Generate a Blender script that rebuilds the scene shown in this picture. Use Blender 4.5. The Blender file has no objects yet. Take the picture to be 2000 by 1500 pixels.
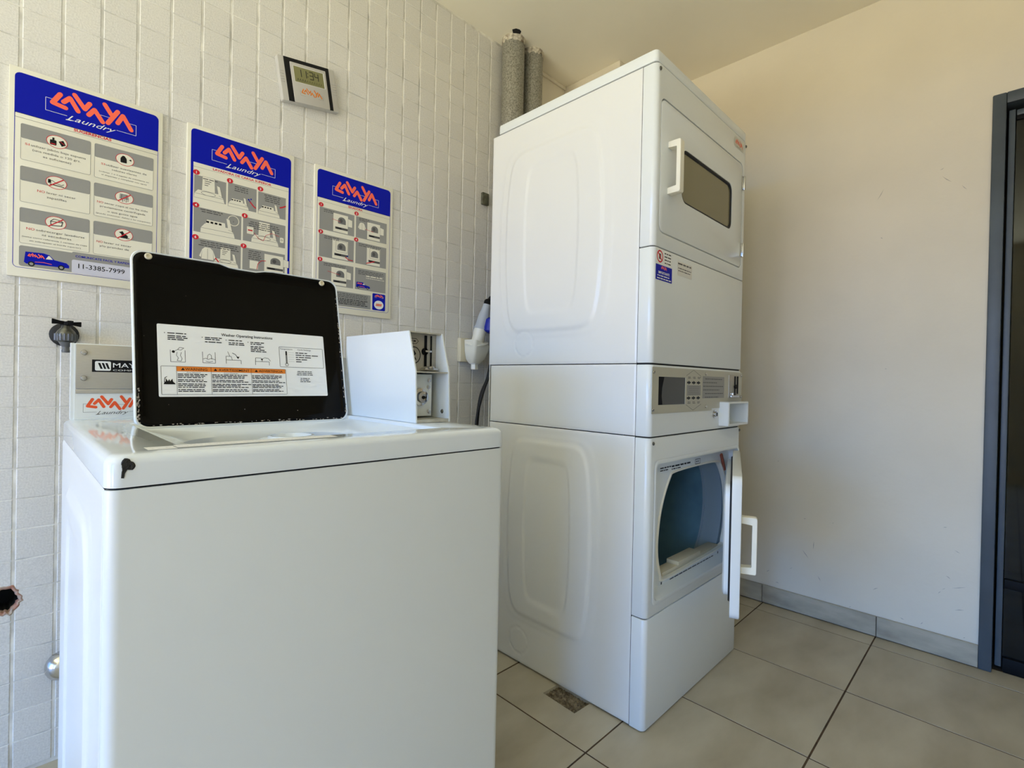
import bpy, bmesh, math, random
from mathutils import Matrix, Vector
random.seed(7)
SC = bpy.context.scene
COL = SC.collection
PI = math.pi

# ------------------------------------------------------------------ camera
F_PX = 980.63
YAW, PITCH, ROLL = math.radians(45.143), math.radians(-0.3727), math.radians(1.1896)
CAM = Vector((-0.1559, -1.7664, 1.0221))
Fv = Vector((math.sin(YAW) * math.cos(PITCH), math.cos(YAW) * math.cos(PITCH), math.sin(PITCH)))
Rv = Vector((math.cos(YAW), -math.sin(YAW), 0))
Uv = Rv.cross(Fv)
R2 = Rv * math.cos(ROLL) + Uv * math.sin(ROLL)
U2 = Uv * math.cos(ROLL) - Rv * math.sin(ROLL)
cd = bpy.data.cameras.new('camera')
cam = bpy.data.objects.new('camera', cd)
COL.objects.link(cam)
m = Matrix.Identity(4)
for i in range(3):
    m[i][0], m[i][1], m[i][2], m[i][3] = R2[i], U2[i], -Fv[i], CAM[i]
cam.matrix_world = m
cd.sensor_width = 36
cd.lens = F_PX / 2000 * 36
cd.clip_start = 0.02
SC.camera = cam

# ------------------------------------------------------------------ world, lights, exposure
W = bpy.data.worlds.new('world')
SC.world = W
W.use_nodes = True
wn, wl = W.node_tree.nodes, W.node_tree.links
wn.clear()
tc = wn.new('ShaderNodeTexCoord')
sx = wn.new('ShaderNodeSeparateXYZ')
rp = wn.new('ShaderNodeValToRGB')
mr = wn.new('ShaderNodeMapRange')
bg = wn.new('ShaderNodeBackground')
wo = wn.new('ShaderNodeOutputWorld')
mr.inputs[1].default_value, mr.inputs[2].default_value = -0.6, 0.6
wl.new(tc.outputs['Generated'], sx.inputs[0])
wl.new(sx.outputs['Z'], mr.inputs[0])
wl.new(mr.outputs[0], rp.inputs[0])
wl.new(rp.outputs[0], bg.inputs[0])
wl.new(bg.outputs[0], wo.inputs[0])
cr = rp.color_ramp
WORLD = [(-0.42, (1.08, 1.16, 1.02)),     # pale paving close to the building
         (-0.26, (0.47, 0.35, 0.20)),     # ochre ground further out
         (-0.02, (0.43, 0.33, 0.20)),
         (0.02, (0.21, 0.54, 1.28)),      # sky
         (0.60, (0.17, 0.50, 1.30))]
for k, (z, c) in enumerate(WORLD):
    e = cr.elements[k] if k < 2 else cr.elements.new(1.0)
    e.position = (z + 0.6) / 1.2
    e.color = (*c, 1)
bg.inputs[1].default_value = 12.7

SC.view_settings.view_transform = 'Standard'
SC.view_settings.look = 'None'
SC.view_settings.gamma = 1
SC.view_settings.use_curve_mapping = False
SC.view_settings.exposure = 0.0
SC.cycles.max_bounces = 10
SC.cycles.diffuse_bounces = 6
SC.cycles.glossy_bounces = 4
SC.cycles.transparent_max_bounces = 8
SC.cycles.sample_clamp_indirect = 6
SC.cycles.use_denoising = True
SC.cycles.caustics_reflective = False
SC.cycles.caustics_refractive = False

LX = -2.80            # wall with the wide opening, left of the camera
OY0, OY1, OZ0, OZ1 = -2.90, -0.10, 0.04, 2.40
pl = bpy.data.lights.new('daylight_portal', 'AREA')
pl.shape = 'RECTANGLE'
pl.size, pl.size_y = OY1 - OY0, OZ1 - OZ0
pl.cycles.is_portal = True
po = bpy.data.objects.new('daylight_portal', pl)
COL.objects.link(po)
po.matrix_world = Matrix(((0, 0, -1, LX - 0.05), (1, 0, 0, (OY0 + OY1) / 2), (0, -1, 0, (OZ0 + OZ1) / 2), (0, 0, 0, 1)))

# ------------------------------------------------------------------ materials
def lin(c):
    r = []
    for v in c[:3]:
        v = v / 255.0
        r.append(v / 12.92 if v <= 0.04045 else ((v + 0.055) / 1.055) ** 2.4)
    return (*r, 1)


MATS = {}


def mat(name, c, rough=0.5, metal=0.0, spec=0.5, var=0.0, vscale=8.0, c2=None, bump=0.0, bscale=60.0, coat=0.0,
        stretch=None, obj_rand=0.0, det=4.0, thr=None):
    """procedural principled material: base colour c, noise blend towards c2, fine bump"""
    if name in MATS:
        return MATS[name]
    M = bpy.data.materials.new(name)
    M.use_nodes = True
    n, l = M.node_tree.nodes, M.node_tree.links
    p = n['Principled BSDF']
    p.inputs['Base Color'].default_value = lin(c)
    p.inputs['Roughness'].default_value = rough
    p.inputs['Metallic'].default_value = metal
    p.inputs['Specular IOR Level'].default_value = spec
    p.inputs['Coat Weight'].default_value = coat
    p.inputs['Coat Roughness'].default_value = 0.06
    tcn = n.new('ShaderNodeTexCoord')
    src = tcn.outputs['Object']
    if stretch:
        mp = n.new('ShaderNodeMapping')
        mp.inputs['Scale'].default_value = stretch
        l.new(src, mp.inputs[0])
        src = mp.outputs[0]
    cur = None
    if var > 0 or c2:
        nz = n.new('ShaderNodeTexNoise')
        nz.inputs['Scale'].default_value = vscale
        nz.inputs['Detail'].default_value = det
        l.new(src, nz.inputs[0])
        mx = n.new('ShaderNodeMix')
        mx.data_type = 'RGBA'
        mx.inputs[6].default_value = lin(c)
        mx.inputs[7].default_value = lin(c2 if c2 else tuple(v * (1 - var) for v in c))
        r = n.new('ShaderNodeMapRange')
        lo, hi = thr if thr else (0.35, 0.68)
        r.inputs[1].default_value, r.inputs[2].default_value = lo, hi
        l.new(nz.outputs[0], r.inputs[0])
        l.new(r.outputs[0], mx.inputs[0])
        cur = mx.outputs[2]
    if obj_rand > 0:
        oi = n.new('ShaderNodeObjectInfo')
        hs = n.new('ShaderNodeHueSaturation')
        mr_ = n.new('ShaderNodeMapRange')
        mr_.inputs[3].default_value = 1 - obj_rand
        mr_.inputs[4].default_value = 1 + obj_rand
        l.new(oi.outputs['Random'], mr_.inputs[0])
        l.new(mr_.outputs[0], hs.inputs['Value'])
        if cur:
            l.new(cur, hs.inputs['Color'])
        else:
            hs.inputs['Color'].default_value = lin(c)
        cur = hs.outputs[0]
    if cur:
        l.new(cur, p.inputs['Base Color'])
    if bump > 0:
        nb = n.new('ShaderNodeTexNoise')
        nb.inputs['Scale'].default_value = bscale
        nb.inputs['Detail'].default_value = 3
        l.new(src, nb.inputs[0])
        b = n.new('ShaderNodeBump')
        b.inputs['Strength'].default_value = bump
        b.inputs['Distance'].default_value = 0.002
        l.new(nb.outputs[0], b.inputs['Height'])
        l.new(b.outputs[0], p.inputs['Normal'])
    MATS[name] = M
    return M


ENAMEL = mat('white_enamel', (223, 228, 228), 0.22, spec=0.5, bump=0.05, bscale=140)
DECK = mat('white_glossy_enamel', (222, 229, 234), 0.07, spec=0.6, bump=0.02, bscale=60)
SIDE = mat('white_side_enamel', (226, 227, 224), 0.30, spec=0.5, bump=0.06, bscale=160)
PLAST = mat('white_plastic', (233, 230, 214), 0.35)
CREAMP = mat('cream_plastic', (214, 205, 176), 0.4)
BLACKE = mat('black_enamel', (3, 3, 3), 0.10, spec=0.14, bump=0.03, bscale=12)
BLACK = mat('black', (14, 14, 15), 0.6, spec=0.15)
RUBBER = mat('black_rubber', (20, 20, 20), 0.6)
STEEL = mat('brushed_steel', (176, 172, 160), 0.38, metal=0.55, bump=0.12, bscale=300, stretch=(1, 1, 30), var=0.05, vscale=60)
PLATE = mat('grey_control_plate', (188, 186, 170), 0.45, metal=0.15, bump=0.04, bscale=300, stretch=(1, 1, 20))
CHROME = mat('chrome', (200, 200, 200), 0.15, metal=1.0)
DULLM = mat('dull_metal', (120, 120, 112), 0.4, metal=0.8, var=0.4, vscale=90)
TILE = mat('white_wall_tile', (227, 225, 220), 0.34, spec=0.45, var=0.07, vscale=260, bump=0.22, bscale=230, obj_rand=0.025)
GROUT = mat('white_grout', (244, 242, 234), 0.9, var=0.22, vscale=14, bump=0.5, bscale=120)
PLASTER = mat('cream_plaster', (224, 217, 200), 0.85, var=0.03, vscale=3, bump=0.35, bscale=45)
CEIL = mat('ceiling_plaster', (246, 238, 218), 0.9, var=0.03, vscale=2, bump=0.15, bscale=30)
FTILE = mat('beige_floor_tile', (190, 183, 163), 0.5, spec=0.4, c2=(166, 157, 136), vscale=3.2, bump=0.06, bscale=60,
            obj_rand=0.035, stretch=(1, 2.2, 1), det=7)
FGROUT = mat('brown_floor_grout', (88, 70, 50), 0.95, var=0.3, vscale=30)
BTILE = mat('grey_skirting_tile', (184, 177, 158), 0.7, spec=0.2, c2=(154, 148, 132), vscale=7, obj_rand=0.03, stretch=(1, 1, 3))
GALV = mat('galvanised_duct', (160, 158, 148), 0.5, metal=0.3, c2=(116, 115, 105), vscale=170, det=4, thr=(0.40, 0.64))
MORTAR = mat('rough_mortar', (212, 206, 190), 0.95, c2=(120, 105, 88), vscale=60, bump=1, bscale=90)
DFRAME = mat('slate_painted_metal', (74, 84, 92), 0.45, var=0.15, vscale=6, bump=0.1, bscale=60)
DRUM = mat('grey_teal_drum', (112, 150, 164), 0.45, metal=0.15, var=0.12, vscale=10)
TERRA = mat('broken_clay', (170, 118, 98), 0.9, c2=(178, 168, 152), vscale=60, bump=1, bscale=120)
BLUE = mat('royal_blue', (0, 18, 168), 0.4, spec=0.15)
BLUEP = mat('blue_plastic', (10, 30, 150), 0.35)
GREYP = mat('grey_plastic', (96, 98, 100), 0.45)
DIRT = mat('drain_dirt', (78, 68, 54), 0.95, c2=(150, 138, 114), vscale=90, bump=1.0, bscale=90)

P_CREAM = mat('print_cream', (232, 229, 213), 0.4, spec=0.2)
P_WHITE = mat('print_white', (235, 236, 234), 0.4, spec=0.2)
P_CORAL = mat('print_coral', (255, 112, 84), 0.4, spec=0.2)
P_ORED = mat('print_orange_red', (232, 92, 52), 0.4, spec=0.2)
P_RED = mat('print_red', (205, 38, 52), 0.4, spec=0.2)
P_GREY = mat('print_grey', (150, 150, 147), 0.4, spec=0.2)
P_DGREY = mat('print_dark_grey', (84, 84, 84), 0.4, spec=0.2)
P_MGREY = mat('print_mid_grey', (118, 118, 116), 0.4, spec=0.2)
P_BLACK = mat('print_black', (22, 22, 24), 0.4, spec=0.2)
P_ORANGE = mat('print_orange', (222, 128, 48), 0.4, spec=0.2)
P_LCD = mat('lcd_green', (128, 127, 84), 0.3)
P_LCD2 = mat('lcd_segment', (22, 24, 16), 0.3)
P_LCD3 = mat('lcd_faint_segment', (86, 84, 36), 0.3)
P_SILVER = mat('silver_plastic', (196, 194, 190), 0.35, metal=0.2)


def glass_mat(name, tint, rough=0.03, haze=0.0):
    M = bpy.data.materials.new(name)
    M.use_nodes = True
    n, l = M.node_tree.nodes, M.node_tree.links
    n.remove(n['Principled BSDF'])
    t = n.new('ShaderNodeBsdfTransparent')
    t.inputs[0].default_value = lin(tint)
    g = n.new('ShaderNodeBsdfGlossy')
    g.inputs['Roughness'].default_value = rough
    f = n.new('ShaderNodeFresnel')
    f.inputs[0].default_value = 1.5
    x = n.new('ShaderNodeMixShader')
    l.new(f.outputs[0], x.inputs[0])
    if haze:
        df = n.new('ShaderNodeBsdfDiffuse')
        df.inputs[0].default_value = lin(tint)
        y = n.new('ShaderNodeMixShader')
        y.inputs[0].default_value = haze
        l.new(t.outputs[0], y.inputs[1])
        l.new(df.outputs[0], y.inputs[2])
        l.new(y.outputs[0], x.inputs[1])
    else:
        l.new(t.outputs[0], x.inputs[1])
    l.new(g.outputs[0], x.inputs[2])
    l.new(x.outputs[0], n['Material Output'].inputs[0])
    return M


GLASS_D = glass_mat('smoked_door_glass', (150, 150, 128), 0.03)
GLASS_W = glass_mat('olive_window_glass', (168, 160, 122), 0.05, haze=0.55)
GLASS_C = glass_mat('clear_plastic', (235, 235, 230), 0.1)


# ------------------------------------------------------------------ object helpers
def tag(o, label=None, cat=None, group=None, kind=None):
    if label: o['label'] = label
    if cat: o['category'] = cat
    if group: o['group'] = group
    if kind: o['kind'] = kind
    return o


def thing(name, label, cat, loc, group=None):
    o = bpy.data.objects.new(name, None)
    o.empty_display_size = 0.05
    COL.objects.link(o)
    o.location = loc
    return tag(o, label, cat, group)


ORIG = {}


def wloc(o):
    return ORIG.get(o.name, Vector(o.location)) if o else Vector((0, 0, 0))


def finish(name, me, mats, parent=None, smooth=35, M=None):
    """link mesh given in world coordinates; its origin goes to the parent's origin"""
    if M is not None:
        me.transform(M)
    if not isinstance(mats, (list, tuple)):
        mats = [mats]
    for mm in mats:
        if mm.name not in me.materials:
            me.materials.append(mm)
    if smooth:
        me.polygons.foreach_set('use_smooth', [True] * len(me.polygons))
        me.set_sharp_from_angle(angle=math.radians(smooth))
    o = bpy.data.objects.new(name, me)
    COL.objects.link(o)
    # centre of the mesh as origin
    vs = me.vertices
    if len(vs):
        lo = Vector((min(v.co.x for v in vs), min(v.co.y for v in vs), min(v.co.z for v in vs)))
        hi = Vector((max(v.co.x for v in vs), max(v.co.y for v in vs), max(v.co.z for v in vs)))
        org = Vector(((lo.x + hi.x) / 2, (lo.y + hi.y) / 2, lo.z))
    else:
        org = Vector((0, 0, 0))
    me.transform(Matrix.Translation(-org))
    ORIG[o.name] = org
    if parent:
        o.parent = parent
        o.location = org - wloc(parent)
    else:
        o.location = org
    return o


def tomesh(bm, name='m', recalc=True):
    if recalc:
        bmesh.ops.recalc_face_normals(bm, faces=bm.faces)
    me = bpy.data.meshes.new(name)
    bm.to_mesh(me)
    bm.free()
    return me


def add(name, bm, mats, parent=None, smooth=35, M=None):
    return finish(name, tomesh(bm, name), mats, parent, smooth, M)


def box(bm, x0, x1, y0, y1, z0, z1, bev=0.0, seg=2):
    r = bmesh.ops.create_cube(bm, size=1)
    vs = r['verts']
    for v in vs:
        v.co = Vector((x0 + (v.co.x + .5) * (x1 - x0), y0 + (v.co.y + .5) * (y1 - y0), z0 + (v.co.z + .5) * (z1 - z0)))
    if bev > 0:
        es = {e for v in vs for e in v.link_edges}
        bmesh.ops.bevel(bm, geom=list(es), offset=bev, segments=seg, profile=0.5, affect='EDGES', clamp_overlap=True)
    return bm


def nbox(*a, **k):
    return box(bmesh.new(), *a, **k)


def loft(bm, loops, cap0=True, cap1=True, close=False):
    rows = [[bm.verts.new(p) for p in L] for L in loops]
    n = len(rows[0])
    pairs = list(zip(rows[:-1], rows[1:]))
    if close:
        pairs.append((rows[-1], rows[0]))
    for a, b in pairs:
        for i in range(n):
            j = (i + 1) % n
            try:
                bm.faces.new((a[i], a[j], b[j], b[i]))
            except ValueError:
                pass
    if not close:
        if cap0: bm.faces.new(rows[0][::-1])
        if cap1: bm.faces.new(rows[-1])
    return bm


def rr(a0, a1, b0, b1, r, n=5):
    """rounded rectangle outline in 2D"""
    r = max(min(r, (a1 - a0) / 2 - 1e-5, (b1 - b0) / 2 - 1e-5), 1e-4)
    out = []
    for cx, cy, s in ((a1 - r, b1 - r, 0), (a0 + r, b1 - r, 1), (a0 + r, b0 + r, 2), (a1 - r, b0 + r, 3)):
        for k in range(n + 1):
            t = (s + k / n) * PI / 2
            out.append((cx + r * math.cos(t), cy + r * math.sin(t)))
    return out


def XZ(l, y): return [(a, y, b) for a, b in l]
def XY(l, z): return [(a, b, z) for a, b in l]
def YZ(l, x): return [(x, a, b) for a, b in l]


def slab_xz(bm, x0, x1, z0, z1, yf, yb, r, bev=0.003, n=5):
    """rounded-rectangle slab facing -y, front edge eased"""
    L = [XZ(rr(x0, x1, z0, z1, r, n), yb), XZ(rr(x0, x1, z0, z1, r, n), yf + bev)]
    for k in (1, 2):
        t = k / 2 * PI / 2
        i = bev * (1 - math.cos(t))
        L.append(XZ(rr(x0 + i, x1 - i, z0 + i, z1 - i, max(r - i, .0003), n), yf + bev * (1 - math.sin(t))))
    return loft(bm, L)


def slab_xy(bm, x0, x1, y0, y1, z0, z1, r, bev=0.003, n=6):
    """rounded-rectangle block, top and bottom edges eased"""
    L = []
    for k in (0, 1, 2):
        t = k / 2 * PI / 2
        i = bev * (1 - math.sin(t))
        L.append(XY(rr(x0 + i, x1 - i, y0 + i, y1 - i, max(r - i, .0003), n), z0 + bev * (1 - math.cos(t))))
    for k in (0, 1, 2):
        t = k / 2 * PI / 2
        i = bev * (1 - math.cos(t))
        L.append(XY(rr(x0 + i, x1 - i, y0 + i, y1 - i, max(r - i, .0003), n), z1 - bev * (1 - math.sin(t))))
    return loft(bm, L)


def lathe(bm, prof, c, axis=(0, 0, 1), n=24, cap=True):
    """prof: list of (radius, height) along the axis from point c"""
    q = Vector(axis).normalized().to_track_quat('Z', 'Y')
    L = []
    for r, h in prof:
        L.append([Vector(c) + q @ Vector((max(r, 1e-4) * math.cos(2 * PI * k / n), max(r, 1e-4) * math.sin(2 * PI * k / n), h)) for k in range(n)])
    return loft(bm, L, cap, cap)


def tube(bm, pts, r, n=10, cap=True):
    pts = [Vector(p) for p in pts]
    L = []
    up = Vector((0.3, 0.2, 1)).normalized()
    for i, p in enumerate(pts):
        d = (pts[min(i + 1, len(pts) - 1)] - pts[max(i - 1, 0)]).normalized()
        a = d.cross(up)
        if a.length < 1e-3: a = d.cross(Vector((1, 0, 0)))
        a.normalize()
        b = d.cross(a)
        rr_ = r[i] if isinstance(r, (list, tuple)) else r
        L.append([p + (a * math.cos(2 * PI * k / n) + b * math.sin(2 * PI * k / n)) * rr_ for k in range(n)])
    return loft(bm, L, cap, cap)


def spline(pts, n=8, closed=False):
    pts = [Vector(p) for p in pts]
    out = []
    N = len(pts)
    rng = range(N) if closed else range(N - 1)
    for i in rng:
        if closed:
            p0, p1, p2, p3 = (pts[(i + k) % N] for k in (-1, 0, 1, 2))
        else:
            p0, p1, p2, p3 = pts[max(i - 1, 0)], pts[i], pts[i + 1], pts[min(i + 2, N - 1)]
        for k in range(n):
            t = k / n
            out.append(0.5 * ((2 * p1) + (-p0 + p2) * t + (2 * p0 - 5 * p1 + 4 * p2 - p3) * t * t + (-p0 + 3 * p1 - 3 * p2 + p3) * t ** 3))
    if not closed:
        out.append(pts[-1])
    return out


def cut(bm, cutters):
    """boolean difference; returns a mesh"""
    bmesh.ops.recalc_face_normals(bm, faces=bm.faces)
    a = bpy.data.objects.new('tmp_a', tomesh(bm))
    COL.objects.link(a)
    tmp = [a]
    for c in cutters:
        b = bpy.data.objects.new('tmp_b', tomesh(c))
        COL.objects.link(b)
        tmp.append(b)
        md = a.modifiers.new('b', 'BOOLEAN')
        md.operation = 'DIFFERENCE'
        md.solver = 'EXACT'
        md.object = b
    dg = bpy.context.evaluated_depsgraph_get()
    dg.update()
    me = bpy.data.meshes.new_from_object(a.evaluated_get(dg))
    for t in tmp:
        bpy.data.objects.remove(t)
    me.materials.clear()
    return me


def field(u0, u1, v0, v1, nu, nv, fn, thick=0.002):
    """height-field sheet; fn(u,v) -> point"""
    bm = bmesh.new()
    g = [[bm.verts.new(fn(u0 + (u1 - u0) * i / nu, v0 + (v1 - v0) * j / nv)) for i in range(nu + 1)] for j in range(nv + 1)]
    for j in range(nv):
        for i in range(nu):
            bm.faces.new((g[j][i], g[j][i + 1], g[j + 1][i + 1], g[j + 1][i]))
    return bm


# ------------------------------------------------------------------ flat print on plates and posters
class Print:
    """flat print on a plane: x to the right, y up, facing -y (world), optional extra matrix"""

    def __init__(s, ox, oz, y, M=None, base=0.0002):
        s.ox, s.oz, s.y, s.M, s.base = ox, oz, y, M, base
        s.v, s.f, s.mi, s.mats = [], [], [], []
        s.rank, s.cur = [], None      # (layer, order) of every vertex
        s.n = 0

    def _m(s, mt):
        if mt not in s.mats: s.mats.append(mt)
        return s.mats.index(mt)

    def _p(s, x, y, lay):
        s.v.append((s.ox + x, 0.0, s.oz + y))
        s.rank.append((lay, s.n if s.cur is None else s.cur))
        return len(s.v) - 1

    def poly(s, pts, mt, lay=1):
        s.n += 1
        s.f.append([s._p(x, y, lay) for x, y in pts])
        s.mi.append(s._m(mt))

    def rect(s, x0, y0, x1, y1, mt, lay=1):
        s.poly([(x0, y0), (x1, y0), (x1, y1), (x0, y1)], mt, lay)

    def rrect(s, x0, y0, x1, y1, r, mt, lay=1):
        s.poly(rr(min(x0, x1), max(x0, x1), min(y0, y1), max(y0, y1), r, 4), mt, lay)

    def ell(s, cx, cy, a, b, mt, lay=1, n=20):
        s.poly([(cx + a * math.cos(2 * PI * k / n), cy + b * math.sin(2 * PI * k / n)) for k in range(n)], mt, lay)

    def band(s, A, B, mt, lay=1):
        s.n += 1
        n = len(A)
        ia = [s._p(x, y, lay) for x, y in A]
        ib = [s._p(x, y, lay) for x, y in B]
        for i in range(n):
            j = (i + 1) % n
            s.f.append([ia[i], ia[j], ib[j], ib[i]])
            s.mi.append(s._m(mt))

    def ring(s, cx, cy, a, w, mt, lay=1, n=24, b=None):
        b = b or a
        A = [(cx + a * math.cos(2 * PI * k / n), cy + b * math.sin(2 * PI * k / n)) for k in range(n)]
        B = [(cx + (a - w) * math.cos(2 * PI * k / n), cy + (b - w) * math.sin(2 * PI * k / n)) for k in range(n)]
        s.band(A, B, mt, lay)

    def frame(s, x0, y0, x1, y1, r, w, mt, lay=1):
        s.band(rr(x0, x1, y0, y1, r, 4), rr(x0 + w, x1 - w, y0 + w, y1 - w, max(r - w, 1e-4), 4), mt, lay)

    def line(s, p, q, w, mt, lay=1):
        dx, dy = q[0] - p[0], q[1] - p[1]
        L = math.hypot(dx, dy) or 1e-9
        nx, ny = -dy / L * w / 2, dx / L * w / 2
        s.poly([(p[0] + nx, p[1] + ny), (p[0] - nx, p[1] - ny), (q[0] - nx, q[1] - ny), (q[0] + nx, q[1] + ny)], mt, lay)

    def stroke(s, pts, w, mt, lay=1, rnd=True):
        for a, b in zip(pts[:-1], pts[1:]):
            s.line(a, b, w, mt, lay)
        if rnd:
            for a in pts:
                s.ell(a[0], a[1], w / 2, w / 2, mt, lay, 10)

    def text(s, t, cx, cy, h, mt, w=None, lay=2, align='C', bold=0.0, shear=0.0):
        """h = capital height; w = total width if it is to be fitted"""
        cu = bpy.data.curves.new('t', 'FONT')
        cu.body = t
        cu.size = h / 0.729
        cu.resolution_u = 2
        cu.offset = bold * h
        cu.shear = shear
        cu.fill_mode = 'FRONT'
        ob = bpy.data.objects.new('t', cu)
        me = bpy.data.meshes.new_from_object(ob)
        if len(me.vertices):
            xs = [v.co.x for v in me.vertices]
            x0, x1 = min(xs), max(xs)
            k = (w / (x1 - x0)) if w else 1.0
            W_ = (x1 - x0) * k
            off = {'C': -W_ / 2, 'L': 0, 'R': -W_}[align]
            b = len(s.v)
            s.n += 1
            for v in me.vertices:
                s._p(cx + off + (v.co.x - x0) * k, cy - h / 2 + v.co.y, lay)
            i = s._m(mt)
            for p in me.polygons:
                s.f.append([b + a for a in p.vertices])
                s.mi.append(i)
        bpy.data.objects.remove(ob)
        bpy.data.curves.remove(cu)
        bpy.data.meshes.remove(me)

    def lines(s, x0, x1, y, h, mt, lay=2, seed=0, align='C', ragged=0.15):
        """a line of print too small to read: short word-shaped dashes"""
        rnd = random.Random(seed * 7919 + int(y * 1e5))
        L = (x1 - x0) * (1 - ragged * rnd.random())
        a = (x0 + x1) / 2 - L / 2 if align == 'C' else x0
        x = a
        s.n += 1
        s.cur = s.n
        while x < a + L - h:
            ww = h * rnd.uniform(1.2, 4.5)
            ww = min(ww, a + L - x)
            s.rect(x, y - h * 0.33, x + ww, y + h * 0.33, mt, lay)
            x += ww + h * 0.6
        s.cur = None

    def build(s, name, parent, label=None):
        me = bpy.data.meshes.new(name)
        order = {r: i for i, r in enumerate(sorted(set(s.rank)))}
        vv = [(x, s.y - s.base - order[r] * 4e-6, z) for (x, _, z), r in zip(s.v, s.rank)]
        me.from_pydata(vv, [], s.f)
        for mm in s.mats: me.materials.append(mm)
        me.polygons.foreach_set('material_index', s.mi)
        o = finish(name, me, s.mats, parent, smooth=0, M=s.M)
        if label: o['label'] = label
        return o


def logo(P, x, y, k, mt, frame_mt=None, script=True, lay=3, wt=0.0105, script_mt=None):
    """angular six-letter laundry logo; (x,y) lower-left, k scale; natural size 0.186 x 0.062"""
    ox, oy = 0.066, 0.428
    T = lambda pts: [(x + (a - ox) * k, y + (b - oy) * k) for a, b in pts]
    w = wt * k
    L_ = [[(0.0935, 0.480), (0.0790, 0.4535), (0.104, 0.449)],
          [(0.1000, 0.463), (0.1125, 0.478), (0.1285, 0.450)],
          [(0.1215, 0.490), (0.1420, 0.461), (0.1520, 0.479)],
          [(0.1500, 0.449), (0.1620, 0.467), (0.1790, 0.4405)],
          [(0.1830, 0.490), (0.1970, 0.468)], [(0.2110, 0.481), (0.1900, 0.4425)],
          [(0.2110, 0.450), (0.2225, 0.474), (0.2410, 0.4415)]]
    for q in L_:
        P.stroke(T(q), w, mt, lay)
    if frame_mt:
        fw = max(0.0009 * k, 0.0005)
        P.stroke(T([(0.078, 0.4625), (0.066, 0.4625), (0.066, 0.430), (0.107, 0.430)]), fw, frame_mt, lay - 1, False)
        P.stroke(T([(0.209, 0.430), (0.252, 0.430), (0.252, 0.4585), (0.231, 0.4585)]), fw, frame_mt, lay - 1, False)
        P.stroke(T([(0.172, 0.4585), (0.200, 0.4585)]), fw, frame_mt, lay - 1, False)
        if script:
            c = T([(0.1575, 0.4275)])[0]
            P.text('Laundry', c[0], c[1], 0.0135 * k, script_mt or frame_mt, w=0.100 * k, lay=lay, shear=0.45)
            a = T([(0.1085, 0.4215), (0.1045, 0.4195), (0.116, 0.4205)])
            P.stroke(a, fw * 1.3, script_mt or frame_mt, lay, False)


# ------------------------------------------------------------------ room shell
H = 2.627
RX = 2.3777
BY = -3.0
TP, TZ = 0.0784863, 0.0766653
TX0, TZ0 = -0.1409, 2.0799

# floor tiles
fl = finish('floor', cut(nbox(LX - 0.12, 4.2, BY - 0.12, 0.12, -0.12, -0.0012), [nbox(1.085, 1.174, -0.839, -0.693, -0.03, 0.02)]), FGROUT, smooth=0)
tag(fl, kind='structure')
GX0, GP, GY0, GQ = 0.9795, 0.4325, -0.9525, 0.4365


def floor_tile_mesh(w, d):
    bm = bmesh.new()
    box(bm, -w / 2, w / 2, -d / 2, d / 2, -0.012, 0, 0)
    me = tomesh(bm)
    me.materials.append(FTILE)
    return me


cache = {}
for i in range(-9, 5):
    for j in range(-5, 4):
        x0, x1 = GX0 + GP * i, GX0 + GP * (i + 1)
        y0, y1 = GY0 + GQ * j, GY0 + GQ * (j + 1)
        x0, x1, y0, y1 = max(x0, LX), min(x1, RX + 0.03), max(y0, BY), min(y1, 0.0)
        if x1 - x0 < 0.02 or y1 - y0 < 0.02: continue
        g = 0.0027
        x0, x1, y0, y1 = x0 + g, x1 - g, y0 + g, y1 - g
        if i == 0 and j == 0:
            hx0, hx1, hy0, hy1 = 1.092, 1.168, -0.832, -0.700
            bm = bmesh.new()
            outer = [(x0, y0), (x1, y0), (x1, y1), (x0, y1)]
            inner = [(hx0 - .004, hy0 + .002), (hx1, hy0 - .003), (hx1 + .003, hy1), (hx0 + .002, hy1 + .004)]
            loft(bm, [XY(outer, -0.012), XY(outer, -0.0015), XY([(x0 + .0015, y0 + .0015), (x1 - .0015, y0 + .0015), (x1 - .0015, y1 - .0015), (x0 + .0015, y1 - .0015)], 0),
                      XY(inner, 0), XY(inner, -0.012)], close=True)
            add('floor_tile', bm, FTILE, fl, smooth=0)
            continue
        key = (round(x1 - x0, 3), round(y1 - y0, 3))
        if key not in cache: cache[key] = floor_tile_mesh(x1 - x0, y1 - y0)
        o = bpy.data.objects.new('floor_tile', cache[key])
        COL.objects.link(o)
        o.parent = fl
        o.location = Vector(((x0 + x1) / 2, (y0 + y1) / 2, random.uniform(-0.0003, 0.0003))) - wloc(fl)

# tiled back wall
HC = Vector((-0.158, 0, 0.447))
n_ = 40
ang = [2 * PI * k / n_ for k in range(n_)]
rag = [0.0375 + random.uniform(-0.004, 0.005) for _ in ang]
ring_ = lambda f: [(HC.x + math.cos(a) * r * 0.92 * f, HC.z + math.sin(a) * r * f) for a, r in zip(ang, rag)]
me = cut(nbox(LX - 0.12, RX + 0.12, -0.0024, 0.12, 0.0, H), [loft(bmesh.new(), [XZ(ring_(.86), -.05), XZ(ring_(.80), .09)])])
wb = finish('wall_back', me, GROUT, smooth=0)
tag(wb, kind='structure')


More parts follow.
